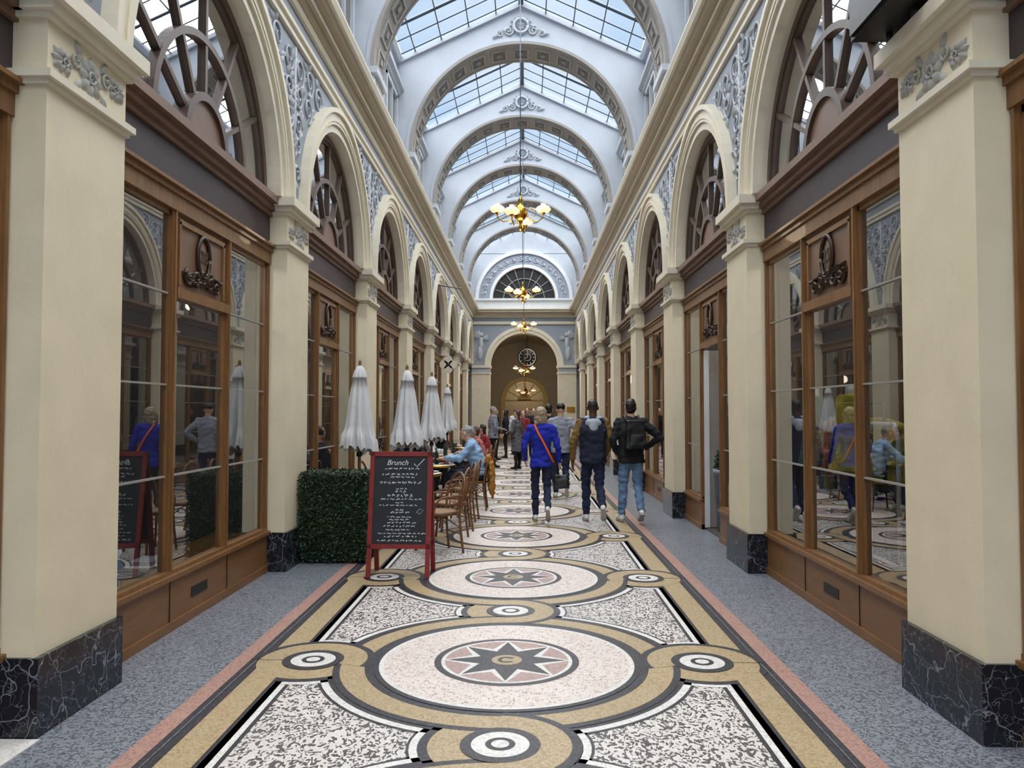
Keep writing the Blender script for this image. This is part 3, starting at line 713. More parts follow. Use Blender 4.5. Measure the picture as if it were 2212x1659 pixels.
# ------------------------------------------------------------------ closed parasols
def parasol():
    m = MB(['canvas'])
    m.tube([(0, 0, .03), (0, 0, 2.2)], .02, 'pole', 8); m.ell((0, 0, 2.21), (.02, .02, .045), 'pole')
    m.lathe([(0, .0), (.24, 0), (.24, .05), (.06, .07), (.03, .2), (0, .2)], (0, 0, 0), 'black', 20)
    seg = 96; prof = [(2.185, .012), (2.16, .04), (2.11, .062), (2.05, .078), (2.03, .08), (2.03, .066), (1.9, .092), (1.75, .112), (1.6, .128), (1.46, .145), (1.36, .155), (1.33, .17), (1.26, .178), (1.17, .185)]
    vs = []; fs = []
    for i, (zz, r) in enumerate(prof):
        t_ = i/(len(prof)-1)
        for j in range(seg):
            a = 2*pi*j/seg; fold = 1+.55*t_**.45*(abs(sin(a*4.0+.9*sin(t_*3)))**.7-.62)+(.07*sin(a*20+1) if i > 9 else .03*sin(a*11+t_*5))
            z2 = zz + (.025*sin(a*16) if i == len(prof)-1 else 0) - (.05*sin(a+.6) if i > 9 else 0)
            vs.append((r*fold*cos(a), r*fold*sin(a), z2))
    for i in range(len(prof)-1):
        for j in range(seg):
            q = (j+1) % seg; fs.append((i*seg+j, i*seg+q, (i+1)*seg+q, (i+1)*seg+j))
    m.add(vs, fs, 'canvas', True)
    for i in range(8):
        a = 2*pi*i/8; m.tube([(.02*cos(a), .02*sin(a), 1.7), (.12*cos(a), .12*sin(a), 1.2)], .006, 'pole', 4)
    m.tube([(0, 0, 1.15), (0, 0, 1.1)], .035, 'black', 8)
    return m.mesh('closed_parasol')
pm = parasol()
for i, (x, y) in enumerate(((-1.88, 9.15), (-1.47, 10.15), (-1.37, 12.0), (-1.68, 17.4))): inst(pm, 'closed_parasol', (x, y, 0.012), i*.7)

# ------------------------------------------------------------------ bistro chairs & tables
def chair():
    m = MB(['bamboo'])
    def sm(pts, k=5):
        pts = [V(p) for p in pts]; out = []
        for i in range(len(pts)-1):
            p0, p1, p2, p3 = pts[max(i-1, 0)], pts[i], pts[i+1], pts[min(i+2, len(pts)-1)]
            for j in range(k):
                t_ = j/k
                out.append(.5*((2*p1)+(-p0+p2)*t_+(2*p0-5*p1+4*p2-p3)*t_*t_+(-p0+3*p1-3*p2+p3)*t_**3))
        return out+[pts[-1]]
    m.tube(sm([(-.2, -.23, 0), (-.19, -.2, .25), (-.19, -.19, .46), (-.21, -.22, .66), (-.17, -.26, .83), (0, -.28, .91), (.17, -.26, .83), (.21, -.22, .66), (.19, -.19, .46), (.19, -.2, .25), (.2, -.23, 0)]), .015, 'bamboo', 8)
    m.tube(sm([(-.1, -.19, .46), (-.13, -.22, .62), (-.1, -.25, .74), (0, -.265, .79), (.1, -.25, .74), (.13, -.22, .62), (.1, -.19, .46)]), .010, 'bamboo', 6)
    for x in (-.05, 0, .05): m.tube([(x, -.2, .46), (x, -.235, .62), (x, -.262, .78)], .005, 'weave', 4)
    for zz in (.56, .64, .72): m.tube([(-.125, -.215-(zz-.5)*.1, zz), (.125, -.215-(zz-.5)*.1, zz)], .005, 'weave', 4)
    for sg in (-1, 1):
        m.tube(sm([(sg*.19, .2, 0), (sg*.175, .17, .25), (sg*.17, .15, .46)]), .015, 'bamboo', 8)
        m.tube(sm([(sg*.205, -.22, .66), (sg*.25, -.05, .66), (sg*.23, .1, .62), (sg*.18, .14, .46)]), .011, 'bamboo', 6)
        m.tube(sm([(sg*.19, -.2, .28), (sg*.1, -.02, .40), (sg*.17, .17, .28)]), .008, 'bamboo', 5)
    m.tube(sm([(-.18, .18, .22), (0, .2, .22), (.18, .18, .22)]), .009, 'bamboo', 5); m.tube(sm([(-.19, -.2, .22), (0, -.19, .22), (.19, -.2, .22)]), .009, 'bamboo', 5)
    m.lathe([(0, .0), (.2, 0), (.225, .012), (.225, .03), (.2, .04), (0, .035)], (0, -.01, .44), 'weave', 28)
    m.lathe([(.205, .0), (.235, .0), (.24, .02), (.235, .04), (.205, .042)], (0, -.01, .44), 'bamboo', 28)
    return m.mesh('bistro_chair')
cm = chair()
for x, y, rz in ((-.92, 9.0, 2.1), (-.90, 9.9, 1.45), (-.88, 10.7, 1.75), (-.86, 11.6, 1.5), (-.78, 12.93, 1.57), (-.9, 14.6, 1.57), (-.9, 16.2, 1.57), (-.9, 19.0, 1.57), (-2.0, 9.9, -1.57), (-2.02, 11.2, -1.57), (-2.02, 12.7, -1.57), (-2.0, 14.7, -1.57), (-2.0, 16.2, -1.57), (-2.0, 19.0, -1.57)):
    inst(cm, 'bistro_chair', (x, y, .012), rz)
def table():
    m = MB(['tabletop'])
    m.lathe([(0, .71), (.33, .71), (.35, .72), (.35, .74), (.33, .75), (0, .75)], (0, 0, 0), 'tabletop', 32)
    m.lathe([(.345, .712), (.356, .72), (.356, .742), (.345, .748)], (0, 0, 0), 'gold', 32)
    m.tube([(0, 0, .04), (0, 0, .72)], .03, 'black', 10); m.lathe([(0, 0), (.22, 0), (.2, .02), (.05, .06), (.03, .12)], (0, 0, 0), 'black', 20)
    for a, r in ((.4, .2), (3.2, .18)):
        x, y = r*cos(a), r*sin(a)
        m.lathe([(0, .755), (.07, .755), (.12, .77), (.11, .765), (0, .762)], (x, y, 0), 'whitep', 20)
        m.ell((x, y, .775), (.05, .05, .02), 'redc', 10, 5)
    for a, r in ((1.4, .16), (4.6, .15), (2.3, .24)):
        x, y = r*cos(a), r*sin(a)
        m.lathe([(.03, .752), (.005, .757), (.005, .83), (.035, .86), (.04, .9), (.034, .93)], (x, y, 0), 'clear', 14)
    m.lathe([(0, .75), (.038, .75), (.038, .92), (.014, .97), (.014, 1.03), (0, 1.03)], (.02, .05, 0), 'leaf2', 14)
    return m.mesh('bistro_table')
tm = table()
for x, y in ((-1.46, 9.55), (-1.46, 11.1), (-1.42, 12.85), (-1.46, 14.65), (-1.46, 16.2), (-1.46, 19.0)): inst(tm, 'bistro_table', (x, y, .012))

# ------------------------------------------------------------------ people
def remesh(prims_mb, voxel, smooth=4, wr=0.0, wscale=9):
    me = prims_mb.mesh('tmp'); ob = bpy.data.objects.new('tmp', me); scene.collection.objects.link(ob)
    r = ob.modifiers.new('r', 'REMESH'); r.mode = 'VOXEL'; r.voxel_size = voxel; r.adaptivity = 0
    s = ob.modifiers.new('s', 'SMOOTH'); s.factor = .5; s.iterations = smooth
    dg = bpy.context.evaluated_depsgraph_get(); ev = ob.evaluated_get(dg); m2 = ev.to_mesh()
    vs = [v.co.copy() for v in m2.vertices]
    if wr:
        ns = [v.normal.copy() for v in m2.vertices]
        vs = [v+n_*(wr*noise.noise(V((v.x*wscale, v.y*wscale, v.z*wscale*1.6)))) for v, n_ in zip(vs, ns)]
    fs = [tuple(p.vertices) for p in m2.polygons]
    ev.to_mesh_clear(); bpy.data.objects.remove(ob); bpy.data.meshes.remove(me)
    return vs, fs
def cone(mb, p1, r1, p2, r2):
    p1, p2 = V(p1), V(p2)
    mb.ell(p1, (r1,)*3, 'skin', 12, 8); mb.ell(p2, (r2,)*3, 'skin', 12, 8); mb.tube([p1, p2], [r1, r2], 'skin', 12)
def loft(mb, rings, seg=20):
    vs = []; fs = []; n_ = len(rings)
    for c_, side_, fw, rx, ry in rings:
        for j in range(seg):
            a = 2*pi*j/seg
            ca, sa = cos(a), sin(a)
            k = 1/((abs(ca)**2.5+abs(sa)**2.5)**(1/2.5))
            vs.append(c_+side_*rx*ca*k+fw*ry*sa*k)
    for i in range(n_-1):
        for j in range(seg):
            q = (j+1) % seg; fs.append((i*seg+j, i*seg+q, (i+1)*seg+q, (i+1)*seg+j))
    fs.append(tuple(range(seg-1, -1, -1))); fs.append(tuple((n_-1)*seg+j for j in range(seg)))
    mb.add(vs, fs, 'skin')
def hand(out, wrist, d, n_, side_, skin, curl=.5, s=1):
    d = V(d).normalized(); n_ = (V(n_)-d*V(n_).dot(d)).normalized(); sd = d.cross(n_).normalized()
    if sd.dot(V(side_)) < 0: sd = -sd
    w = V(wrist); R_ = Matrix((sd, n_, d)).transposed()
    out.ell(w+d*.05*s, (.042*s, .018*s, .055*s), skin, 12, 8, R_)
    out.tube([w-d*.03*s, w+d*.02*s], [.028*s, .027*s], skin, 10)
    for i, L in enumerate((.070, .078, .072, .056)):
        b = w+d*.09*s+sd*(.030-.020*i)*s
        pts = [b-d*.015*s]; ang = curl*.3; p = b
        for k in range(3):
            p = p+(d*cos(ang)+n_*sin(ang))*L*s*(.42, .33, .25)[k]; pts.append(p); ang += curl
        out.tube([pts[0], b]+pts[1:], [.0095*s, .0095*s, .009*s, .008*s, .0065*s], skin, 7)
    b = w+d*.03*s+sd*.032*s
    out.tube([b-sd*.01*s, b+sd*.022*s+d*.02*s+n_*.005*s, b+sd*.032*s+d*.05*s+n_*.015*s, b+sd*.03*s+d*.07*s+n_*.022*s], [.013*s, .012*s, .010*s, .008*s], skin, 7)
STAND = dict(S0=(0, 0, .95), S1=(0, 0, 1.10), S2=(0, -.005, 1.30), S3=(0, -.01, 1.475), H=(0, .015, 1.635),
             hipL=(-.09, 0, .93), kneeL=(-.10, .01, .50), ankL=(-.10, -.02, .09), toeL=(-.11, .15, .035),
             hipR=(.09, 0, .93), kneeR=(.10, .01, .50), ankR=(.10, -.02, .09), toeR=(.11, .15, .035),
             shL=(-.18, 0, 1.42), elL=(-.25, -.03, 1.14), wrL=(-.25, .06, .90), shR=(.18, 0, 1.42), elR=(.25, -.03, 1.14), wrR=(.25, .06, .90))
WALK = dict(STAND, kneeL=(-.09, .12, .51), ankL=(-.085, .14, .09), toeL=(-.10, .31, .035), kneeR=(.09, .0, .50), ankR=(.09, -.30, .23), toeR=(.10, -.20, .06))
SIT = dict(S0=(0, -.02, .57), S1=(0, -.02, .70), S2=(0, .04, .90), S3=(0, .07, 1.07), H=(0, .12, 1.225),
           hipL=(-.09, 0, .55), kneeL=(-.12, .42, .53), ankL=(-.12, .36, .09), toeL=(-.13, .52, .035),
           hipR=(.09, 0, .55), kneeR=(.12, .42, .53), ankR=(.12, .36, .09), toeR=(.13, .52, .035),
           shL=(-.18, .05, 1.01), elL=(-.24, .17, .80), wrL=(-.13, .38, .80), shR=(.18, .05, 1.01), elR=(.24, .17, .80), wrR=(.13, .38, .80))
def person(name, x, y, heading, h_, J, top='navy', sleeve=None, pants='denim_d', shoes='shoe_w', skin='skin', hair='hair_dk', style='short',
           female=False, look=0, extras=None, voxel=.013, hem=None, topw=1.0, skirt=None, faceup=0):
    sleeve = sleeve or top
    seated = J['S0'][2] < .7
    if hem is None: hem = .3 if seated else .75
    k = h_/1.75; J = {a: V(b)*k for a, b in J.items()}
    out = MB([skin])
    sc = k*(.93 if female else 1.0)
    X = V((1, 0, 0))
    b = MB(['skin'])
    b.ell(J['S0']-V((0, 0, .01)), (.158*sc, .112*sc, .12*k), 'skin', 18, 12)
    for s_ in 'LR':
        hp, kn, an = J['hip'+s_], J['knee'+s_], J['ank'+s_]
        mid = (hp+kn)/2
        cone(b, hp, .090*sc, mid, .083*sc); cone(b, mid, .083*sc, kn, .067*sc)
        cm_ = kn.lerp(an, .35)
        cone(b, kn, .066*sc, cm_+V((0, -.010, 0)), .064*sc); cone(b, cm_+V((0, -.010, 0)), .064*sc, an+(kn-an).normalized()*.03, .055*sc)
    for sg in (-1, 1): b.ell(J['S0']+V((sg*.07*sc, -.04*sc, -.04*k)), (.083*sc, .075*sc, .09*k), 'skin')
    vs, fs = remesh(b, voxel, 3, .022, 13); out.add(vs, fs, pants, True)
    b = MB(['skin'])
    S = [J['S0'], J['S1'], J['S2'], J['S3']]
    hemp = S[0]+(S[0]-S[1])*hem
    wd = [.186, .168 if not female else .150, .186 if not female else .168, .152, .066]
    dp = [.148, .128 if not female else .115, .135, .100, .062]
    path = [hemp, S[1], S[2], S[2].lerp(S[3], .72), S[3]+(S[3]-S[2])*.14]
    rings = []
    for i in range(5):
        d = (path[min(i+1, 4)]-path[max(i-1, 0)]).normalized(); fw = d.cross(X).normalized()
        tw = topw if i in (1, 2, 3) else 1+(topw-1)*.5
        rings.append((path[i], X, fw, wd[i]*sc*tw, dp[i]*sc*tw))
    rr = []
    for i in range(4):
        for tt in (0, .33, .66):
            a_, c_ = rings[i], rings[i+1]
            rr.append((a_[0].lerp(c_[0], tt), X, a_[2].lerp(c_[2], tt), a_[3]+(c_[3]-a_[3])*(tt*tt*(3-2*tt)), a_[4]+(c_[4]-a_[4])*(tt*tt*(3-2*tt))))
    rr.append(rings[4]); loft(b, rr)
    for s_ in 'LR':
        sh_ = J['sh'+s_]
        cone(b, sh_, .068*sc, sh_*.4+(S[3])*.6+V((0, 0, -.03)), .072*sc); cone(b, sh_.lerp(S[3], .3), .055*sc, S[3]+V((0, -.005, .005)), .052*sc)
    if skirt:
        loft(b, [(J['S0']+V((0, 0, .06))*k, X, V((0, 1, 0)), .175*sc, .13*sc), (J['S0']+V((0, 0, -.2))*k, X, V((0, 1, 0)), .20*sc, .16*sc), (J['S0']+V((0, 0, skirt))*k, X, V((0, 1, 0)), .22*sc, .18*sc)])
    arms = MB(['skin'])
    for s_ in 'LR':
        sh, el, wr = J['sh'+s_], J['el'+s_], J['wr'+s_]
        for tgt in ((b, arms) if sleeve == top else (arms,)):
            cone(tgt, sh, .067*sc, el, .054*sc); cone(tgt, el, .054*sc, wr, .040*sc)
    vs, fs = remesh(b, voxel, 2, .022, 11); out.add(vs, fs, top, True)
    if sleeve != top:
        vs, fs = remesh(arms, voxel, 2, .018, 14); out.add(vs, fs, sleeve, True)
    for s_ in 'LR':
        el, wr = J['el'+s_], J['wr'+s_]; d = (wr-el).normalized()
        sx_ = -1 if s_ == 'L' else 1
        hand(out, wr+d*.025, d, V((-sx_, .25, 0)) if abs(d.z) > .5 else V((0, 0, -1)), V((0, 1, .2)) if abs(d.z) > .5 else V((-sx_, 0, 0)), skin, .45, sc)
    for s_ in 'LR':
        b = MB(['skin']); an, to = J['ank'+s_], J['toe'+s_]
        flat = an.z < .13*k
        if flat:
            hl = V((an.x, an.y-.035, .035)); bl = V((to.x, to.y-.06, .034))
        else:
            dd_ = (to-an).normalized(); up_ = V((0, 0, 1)) if abs(dd_.z) < .4 else V((0, -1, 0))
            hl = an+V((0, -.065, -.005)); bl = to-(to-hl).normalized()*.05
        m_ = (an+bl)/2
        b.ell(an, (.040*sc, .045*sc, .045*sc), 'skin'); cone(b, an, .040*sc, hl, .034*sc); cone(b, hl, .034*sc, bl, .038*sc); cone(b, an, .040*sc, m_, .036*sc); cone(b, m_, .034*sc, bl, .034*sc); cone(b, bl, .040*sc, to, .030*sc)
        for e_ in (-.012, .012): cone(b, bl+V((e_, 0, 0)), .034*sc, to+V((e_, 0, 0)), .026*sc)
        vs, fs = remesh(b, .009, 2)
        if flat: vs = [V((v.x, v.y, max(v.z, .004))) for v in vs]
        out.add(vs, fs, shoes, True)
        if voxel < .017:   # rubber sole
            ax_ = (to-hl).normalized(); dn = ax_.cross(X).normalized()
            if dn.z > 0: dn = -dn
            if not flat and dn.y > 0: dn = -dn
            loft(out if False else b, []) if False else None
            sb = MB(['skin'])
            ctr = [hl-ax_*.03+dn*.030, hl+dn*.032, (hl+bl)/2+dn*.030, bl+dn*.034, to+dn*.026+ax_*.015]
            ww = [.022, .034, .034, .044, .026]
            vv = []
            for c_, w_ in zip(ctr, ww): vv += [c_-X*w_*sc, c_+X*w_*sc, c_+X*w_*sc+dn*.012, c_-X*w_*sc+dn*.012]
            ff = [(0, 1, 2, 3), (16, 19, 18, 17)]
            for i in range(4):
                for j in range(4): ff.append((4*i+j, 4*i+(j+1) % 4, 4*i+4+(j+1) % 4, 4*i+4+j))
            out.add(vv, ff, 'sole' if shoes == 'shoe_w' else shoes)
    H = J['H']; yaw = Matrix.Rotation(radians(look), 3, 'Z') @ Matrix.Rotation(radians(faceup), 3, 'X')
    hb = MB(['skin']); hs = k
    P = lambda a_, c_, d_: H+yaw @ (V((a_, c_, d_))*hs)
    cone(hb, J['S3']-V((0, 0, .02)), .060*sc, P(0, -.02, -.06), .052*sc)
    hb.ell(P(0, -.01, .012), (.074*hs, .092*hs, .104*hs), 'skin', 18, 12, yaw)
    hb.ell(P(0, .022, -.05), (.056*hs, .066*hs, .066*hs), 'skin', 14, 10, yaw); hb.ell(P(0, .065, -.092), (.026*hs, .022*hs, .02*hs), 'skin', 10, 8, yaw)
    hb.ell(P(0, .094, -.022), (.013*hs, .02*hs, .024*hs), 'skin', 10, 8, yaw); hb.ell(P(0, .075, .02), (.055*hs, .016*hs, .012*hs), 'skin', 10, 8, yaw)
    for sg in (-1, 1): hb.ell(P(sg*.080, -.012, -.012), (.010*hs, .02*hs, .032*hs), 'skin', 10, 8, yaw)
    vs, fs = remesh(hb, .0075, 2); out.add(vs, fs, skin, True)
    for sg in (-1, 1):
        out.ell(P(sg*.03, .078, .003), (.013*hs, .009*hs, .008*hs), 'eye', 8, 6, yaw); out.ell(P(sg*.03, .086, .003), (.005*hs, .003*hs, .005*hs), 'black', 6, 5, yaw)
        out.ell(P(sg*.03, .086, .024), (.018*hs, .005*hs, .004*hs), hair if hair else skin, 8, 5, yaw)
    out.ell(P(0, .084, -.058), (.022*hs, .007*hs, .006*hs), 'lips', 8, 5, yaw)
    b = MB(['skin'])
    if style == 'short':
        b.ell(P(0, -.026, .026), (.080*hs, .088*hs, .100*hs), 'skin', 16, 12, yaw); b.ell(P(0, -.045, -.025), (.069*hs, .058*hs, .078*hs), 'skin', 14, 10, yaw)
    elif style == 'crop':
        b.ell(P(0, -.018, .025), (.078*hs, .090*hs, .097*hs), 'skin', 16, 12, yaw)
    elif style == 'bob':
        b.ell(P(0, -.03, .03), (.094*hs, .095*hs, .100*hs), 'skin', 16, 12, yaw); b.ell(P(0, -.045, -.055), (.104*hs, .072*hs, .088*hs), 'skin', 16, 12, yaw)
        for sg in (-1, 1): b.ell(P(sg*.080, .0, -.05), (.028*hs, .055*hs, .092*hs), 'skin', 12, 10, yaw); b.ell(P(sg*.075, -.045, -.115), (.038*hs, .045*hs, .045*hs), 'skin', 12, 10, yaw)
        b.ell(P(0, -.065, -.115), (.075*hs, .038*hs, .04*hs), 'skin', 12, 10, yaw)
    elif style == 'cap':
        b.ell(P(0, -.018, .055), (.088*hs, .1*hs, .075*hs), 'skin', 16, 12, yaw)
    elif style == 'long':
        b.ell(P(0, -.03, .026), (.088*hs, .092*hs, .102*hs), 'skin', 16, 12, yaw); b.ell(P(0, -.07, -.12), (.08*hs, .045*hs, .16*hs), 'skin', 16, 12, yaw)
    vs, fs = remesh(b, .008, 1, .010, 26); out.add(vs, fs, hair, True)
    if extras: extras(out, J, k, P)
    zmin = min(v[2] for v in out.v)
    ob = out.build(name, (x, y, .012-zmin)); ob.rotation_euler = (0, 0, radians(heading))
    return ob
def rbox(out, c_, r, m, R_=None, vox=.012):
    b = MB(['skin']); c_ = V(c_)
    vs = []
    R_ = R_ or Matrix.Identity(3)
    for sx_ in (-1, 1):
        for sy_ in (-1, 1):
            for sz_ in (-1, 1): vs.append(c_+R_ @ V((sx_*r[0]*(1.12 if sz_ < 0 else .88), sy_*r[1]*(1.1 if sz_ < 0 else .7), sz_*r[2])))
    b.add(vs, [(0, 1, 3, 2), (4, 6, 7, 5), (0, 4, 5, 1), (2, 3, 7, 6), (0, 2, 6, 4), (1, 5, 7, 3)], 'skin')
    v2, f2 = remesh(b, vox, 10, .012); out.add(v2, f2, m, True)

def ex_w(out, J, k, P):
    out.tube([V(p)*k for p in ((-.08, .04, 1.50), (-.10, -.07, 1.49), (-.05, -.152, 1.36), (.03, -.165, 1.22), (.10, -.162, 1.08), (.17, -.13, .94), (.20, .0, .90))], .015, 'orange', 6, flat=(0, 1, .2))
    rbox(out, V((.31, .07, .60))*k, (.11, .07, .10), 'leather')
    out.tube([V(p)*k for p in ((.25, .07, .69), (.27, .08, .78), (.29, .09, .82), (.33, .08, .78), (.36, .07, .69))], .010, 'leather', 6)
Jw = dict(WALK, elR=(.255, -.03, 1.13), wrR=(.28, .05, .92), elL=(-.27, -.05, 1.14), wrL=(-.25, .1, .95), H=(-.01, .03, 1.635))
person('woman_walking', .33, 11.45, 0, 1.68, Jw, 'royal', pants='denim_d', hair='hair_bl', style='bob', female=True, extras=ex_w, look=12)
def ex_m(out, J, k, P):
    b = MB(['skin'])
    b.ell(V((0, -.105, 1.41))*k, (.125, .05, .07), 'skin')
    for sg in (-1, 1): b.ell(V((sg*.085, -.03, 1.485))*k, (.05, .08, .032), 'skin')
    b.ell(V((0, -.135, 1.355))*k, (.07, .035, .065), 'skin')
    v2, f2 = remesh(b, .009, 3, .010); out.add(v2, f2, 'hood', True)
Jm = dict(WALK, wrL=(-.29, .03, .88), elL=(-.29, -.04, 1.13), wrR=(.19, .16, .95), elR=(.27, -.02, 1.15), ankR=(.11, -.30, .23), toeR=(.13, -.2, .06))
person('man_in_hooded_jacket', 1.10, 11.5, 0, 1.80, Jm, 'navy', sleeve='ochre_c', pants='denim_d', skin='skin_d', hair='hair_dk', style='crop', extras=ex_m, topw=1.12)
def ex_b(out, J, k, P):
    rbox(out, V((.02, -.20, 1.25))*k, (.14, .085, .21), 'leather'); rbox(out, V((.02, -.27, 1.17))*k, (.10, .035, .09), 'leather')
    for sg in (-1, 1): out.tube([V(p)*k for p in ((sg*.09, -.14, 1.43), (sg*.1, -.03, 1.515), (sg*.11, .1, 1.44), (sg*.12, .15, 1.25), (sg*.15, .02, 1.08), (sg*.1, -.16, 1.06))], .018, 'leather', 6)
Jb = dict(WALK, kneeL=(-.10, .08, .51), ankL=(-.12, .10, .09), toeL=(-.14, .27, .035), ankR=(.10, -.20, .16), toeR=(.11, -.06, .045), kneeR=(.10, .04, .50),
          elR=(.40, -.12, 1.20), wrR=(.24, .06, 1.06), elL=(-.27, -.08, 1.15), wrL=(-.2, .1, .97))
person('man_with_backpack', 1.66, 11.45, 4, 1.80, Jb, 'cblack', pants='denim_l', hair='hair_dk', extras=ex_b, topw=1.06, look=-8)
Jg = dict(WALK, elR=(.36, -.14, 1.20), wrR=(.2, .0, 1.03))
person('man_in_grey_sweater', .76, 14.6, 0, 1.77, Jg, 'cgrey', pants='denim_d', hair='hair_dk', style='cap', voxel=.016)
person('man_in_black_shirt', .62, 17.5, 0, 1.80, STAND, 'cblack', pants='cblack', hair='hair_dk', shoes='shoe_k', voxel=.02)
person('woman_in_grey_coat', -.15, 21.8, 60, 1.66, dict(STAND, wrL=(-.12, .22, 1.1), elL=(-.25, .02, 1.12)), 'coat', pants='cblack', hair='hair_br', style='long', female=True, skirt=-.42, voxel=.018, shoes='shoe_k', look=20)
person('man_standing', -.86, 22.5, -70, 1.78, dict(STAND, wrR=(.12, .24, 1.1)), 'cgrey', pants='cblack', hair='hair_gr', voxel=.02, shoes='shoe_k')
for x, y, hd_, hh, tp, pn, hr, st, fm in ((.02, 25.5, 150, 1.66, 'redc', 'cblack', 'hair_br', 'long', True), (.35, 27.5, 200, 1.75, 'cblack', 'navy', 'hair_dk', 'short', False), (-.30, 29.0, 20, 1.72, 'whitec', 'navy', 'hair_br', 'short', False),
                                   (-.62, 27.0, 90, 1.70, 'navy', 'cblack', 'hair_dk', 'bob', True), (.15, 31.0, 170, 1.78, 'coat', 'cblack', 'hair_dk', 'short', False), (-.95, 26.0, -60, 1.74, 'cblack', 'cblack', 'hair_dk', 'short', False), (.6, 33.0, 180, 1.7, 'redc', 'navy', 'hair_br', 'short', False)):
    person('visitor', x, y, hd_, hh, STAND, tp, pants=pn, hair=hr, style=st, female=fm, voxel=.022, shoes='shoe_k')
lean = dict(SIT, S2=(0, .06, .90), S3=(0, .11, 1.06), H=(0, .18, 1.20), shL=(-.18, .09, 1.0), shR=(.18, .09, 1.0), elL=(-.27, .26, .80), elR=(.25, .26, .80), wrL=(-.14, .48, .80), wrR=(.1, .48, .80))
person('seated_man_in_pale_blue', -.72, 12.93, 90, 1.84, lean, 'ltblue', pants='denim_d', hair='hair_gr', style='crop', voxel=.014, look=-20)
person('seated_guest_in_cap', -1.97, 12.7, -100, 1.74, SIT, 'navy', pants='cblack', hair='cblack', style='cap', voxel=.016, look=-15)
for x, y, hd_, hh, tp, hr, st in ((-.86, 14.6, 90, 1.76, 'coat', 'hair_gr', 'short'), (-.86, 16.2, 90, 1.72, 'pinkc', 'hair_br', 'short'), (-.88, 19.0, 90, 1.72, 'redc', 'hair_dk', 'long'), (-2.0, 14.7, -90, 1.76, 'cblack', 'hair_dk', 'short'), (-2.0, 16.2, -90, 1.74, 'whitec', 'hair_br', 'short'), (-2.0, 19.0, -90, 1.74, 'cblack', 'hair_br', 'short')):
    person('seated_guest', x, y, hd_, hh, SIT, tp, pants='cblack', hair=hr, style=st, voxel=.018)
jk = MB(['mustard'])
b = MB(['skin'])
b.ell((0, 0, .80), (.06, .21, .10), 'skin'); b.ell((.05, 0, .62), (.05, .22, .22), 'skin'); b.ell((.05, .05, .42), (.05, .17, .2), 'skin'); b.ell((.06, -.13, .45), (.045, .07, .25), 'skin'); b.ell((.07, .16, .38), (.04, .06, .26), 'skin')
vs, fs = remesh(b, .012, 3, .03, 12); jk.add(vs, fs, 'mustard', True); jk.build('draped_mustard_jacket', (-.53, 12.93, .03))

# ------------------------------------------------------------------ shop contents, misc
r = MB(['whitep'])
for yy in (6.35, 7.35): r.tube([(0, yy, .02), (0, yy, 1.7)], .016, 'black', 6)
r.tube([(0, 6.35, 1.7), (0, 7.35, 1.7)], .016, 'black', 6)
cols = ['yell', 'teal', 'royal', 'mustard', 'cgrey', 'navy', 'pinkc', 'yell', 'ltblue']
for i, c_ in enumerate(cols):
    yy = 6.42+i*.105; b = MB(['skin'])
    b.ell((0, yy, 1.52), (.2, .03, .06), 'skin'); loft(b, [(V((0, yy, 1.0-.1*(i % 3))), V((1, 0, 0)), V((0, 1, 0)), .21, .03), (V((0, yy, 1.3)), V((1, 0, 0)), V((0, 1, 0)), .19, .035), (V((0, yy, 1.54)), V((1, 0, 0)), V((0, 1, 0)), .14, .03)])
    for sg in (-1, 1): cone(b, (sg*.17, yy, 1.5), .04, (sg*.23, yy, 1.1), .035)
    vs, fs = remesh(b, .018, 2, .015); r.add(vs, fs, c_, True)
    r.tube([(0, yy, 1.56), (0, yy, 1.66), (.02, yy, 1.72), (0, yy, 1.72)], .005, 'iron', 4)
r.build('clothes_rack', (3.15, .25, 0.02))
w = MB(['whitep'])
w.tube([(0, 0, 0.42), (0, 0, 1.45), (0, .06, 1.55), (0, .42, 1.55), (0, .48, 1.45), (0, .48, .42)], .018, 'whitep', 8); w.tube([(0, 0, .5), (0, .48, .5)], .014, 'whitep', 8)
w.build('white_display_stand', (2.86, 5.75, .0))
# mannequins with dresses in the windows
def mannequin(loc, c1, rz):
    m = MB(['whitep'])
    b = MB(['skin'])
    loft(b, [(V((0, 0, .72)), V((1, 0, 0)), V((0, 1, 0)), .22, .17), (V((0, 0, 1.05)), V((1, 0, 0)), V((0, 1, 0)), .13, .10), (V((0, 0, 1.25)), V((1, 0, 0)), V((0, 1, 0)), .165, .12), (V((0, 0, 1.38)), V((1, 0, 0)), V((0, 1, 0)), .15, .08)])
    for sg in (-1, 1): cone(b, (sg*.15, 0, 1.34), .05, (sg*.21, 0, 1.12), .045)
    v2, f2 = remesh(b, .014, 3, .02); m.add(v2, f2, c1, True)
    m.lathe([(.06, 1.34), (.045, 1.40), (.042, 1.46), (.0, 1.47)], (0, 0, 0), 'whitep', 16); m.tube([(0, 0, .03), (0, 0, .8)], .014, 'black', 6)
    m.lathe([(0, 0), (.15, 0), (.14, .02), (0, .03)], (0, 0, 0), 'black', 20)
    o = m.build('dressed_mannequin', loc); o.rotation_euler = (0, 0, rz)
mannequin((2.92, 7.55, .41), 'teal', 1.2); mannequin((2.92, 6.72, .41), 'yell', 1.6); mannequin((2.95, 9.35, .41), 'coat', 1.4)
d = MB(['whitep'])
d.box(-2.95, -2.72, 5.75, 6.1, .405, .47, 'whitep'); d.box(-2.93, -2.75, 5.85, 6.1, .47, .50, 'cgrey')
d.lathe([(0, 0), (.035, 0), (.035, .16), (.012, .19), (.012, .23), (.025, .235), (.025, .26), (0, .26)], (-2.78, 5.42, .405), 'ltblue', 12)
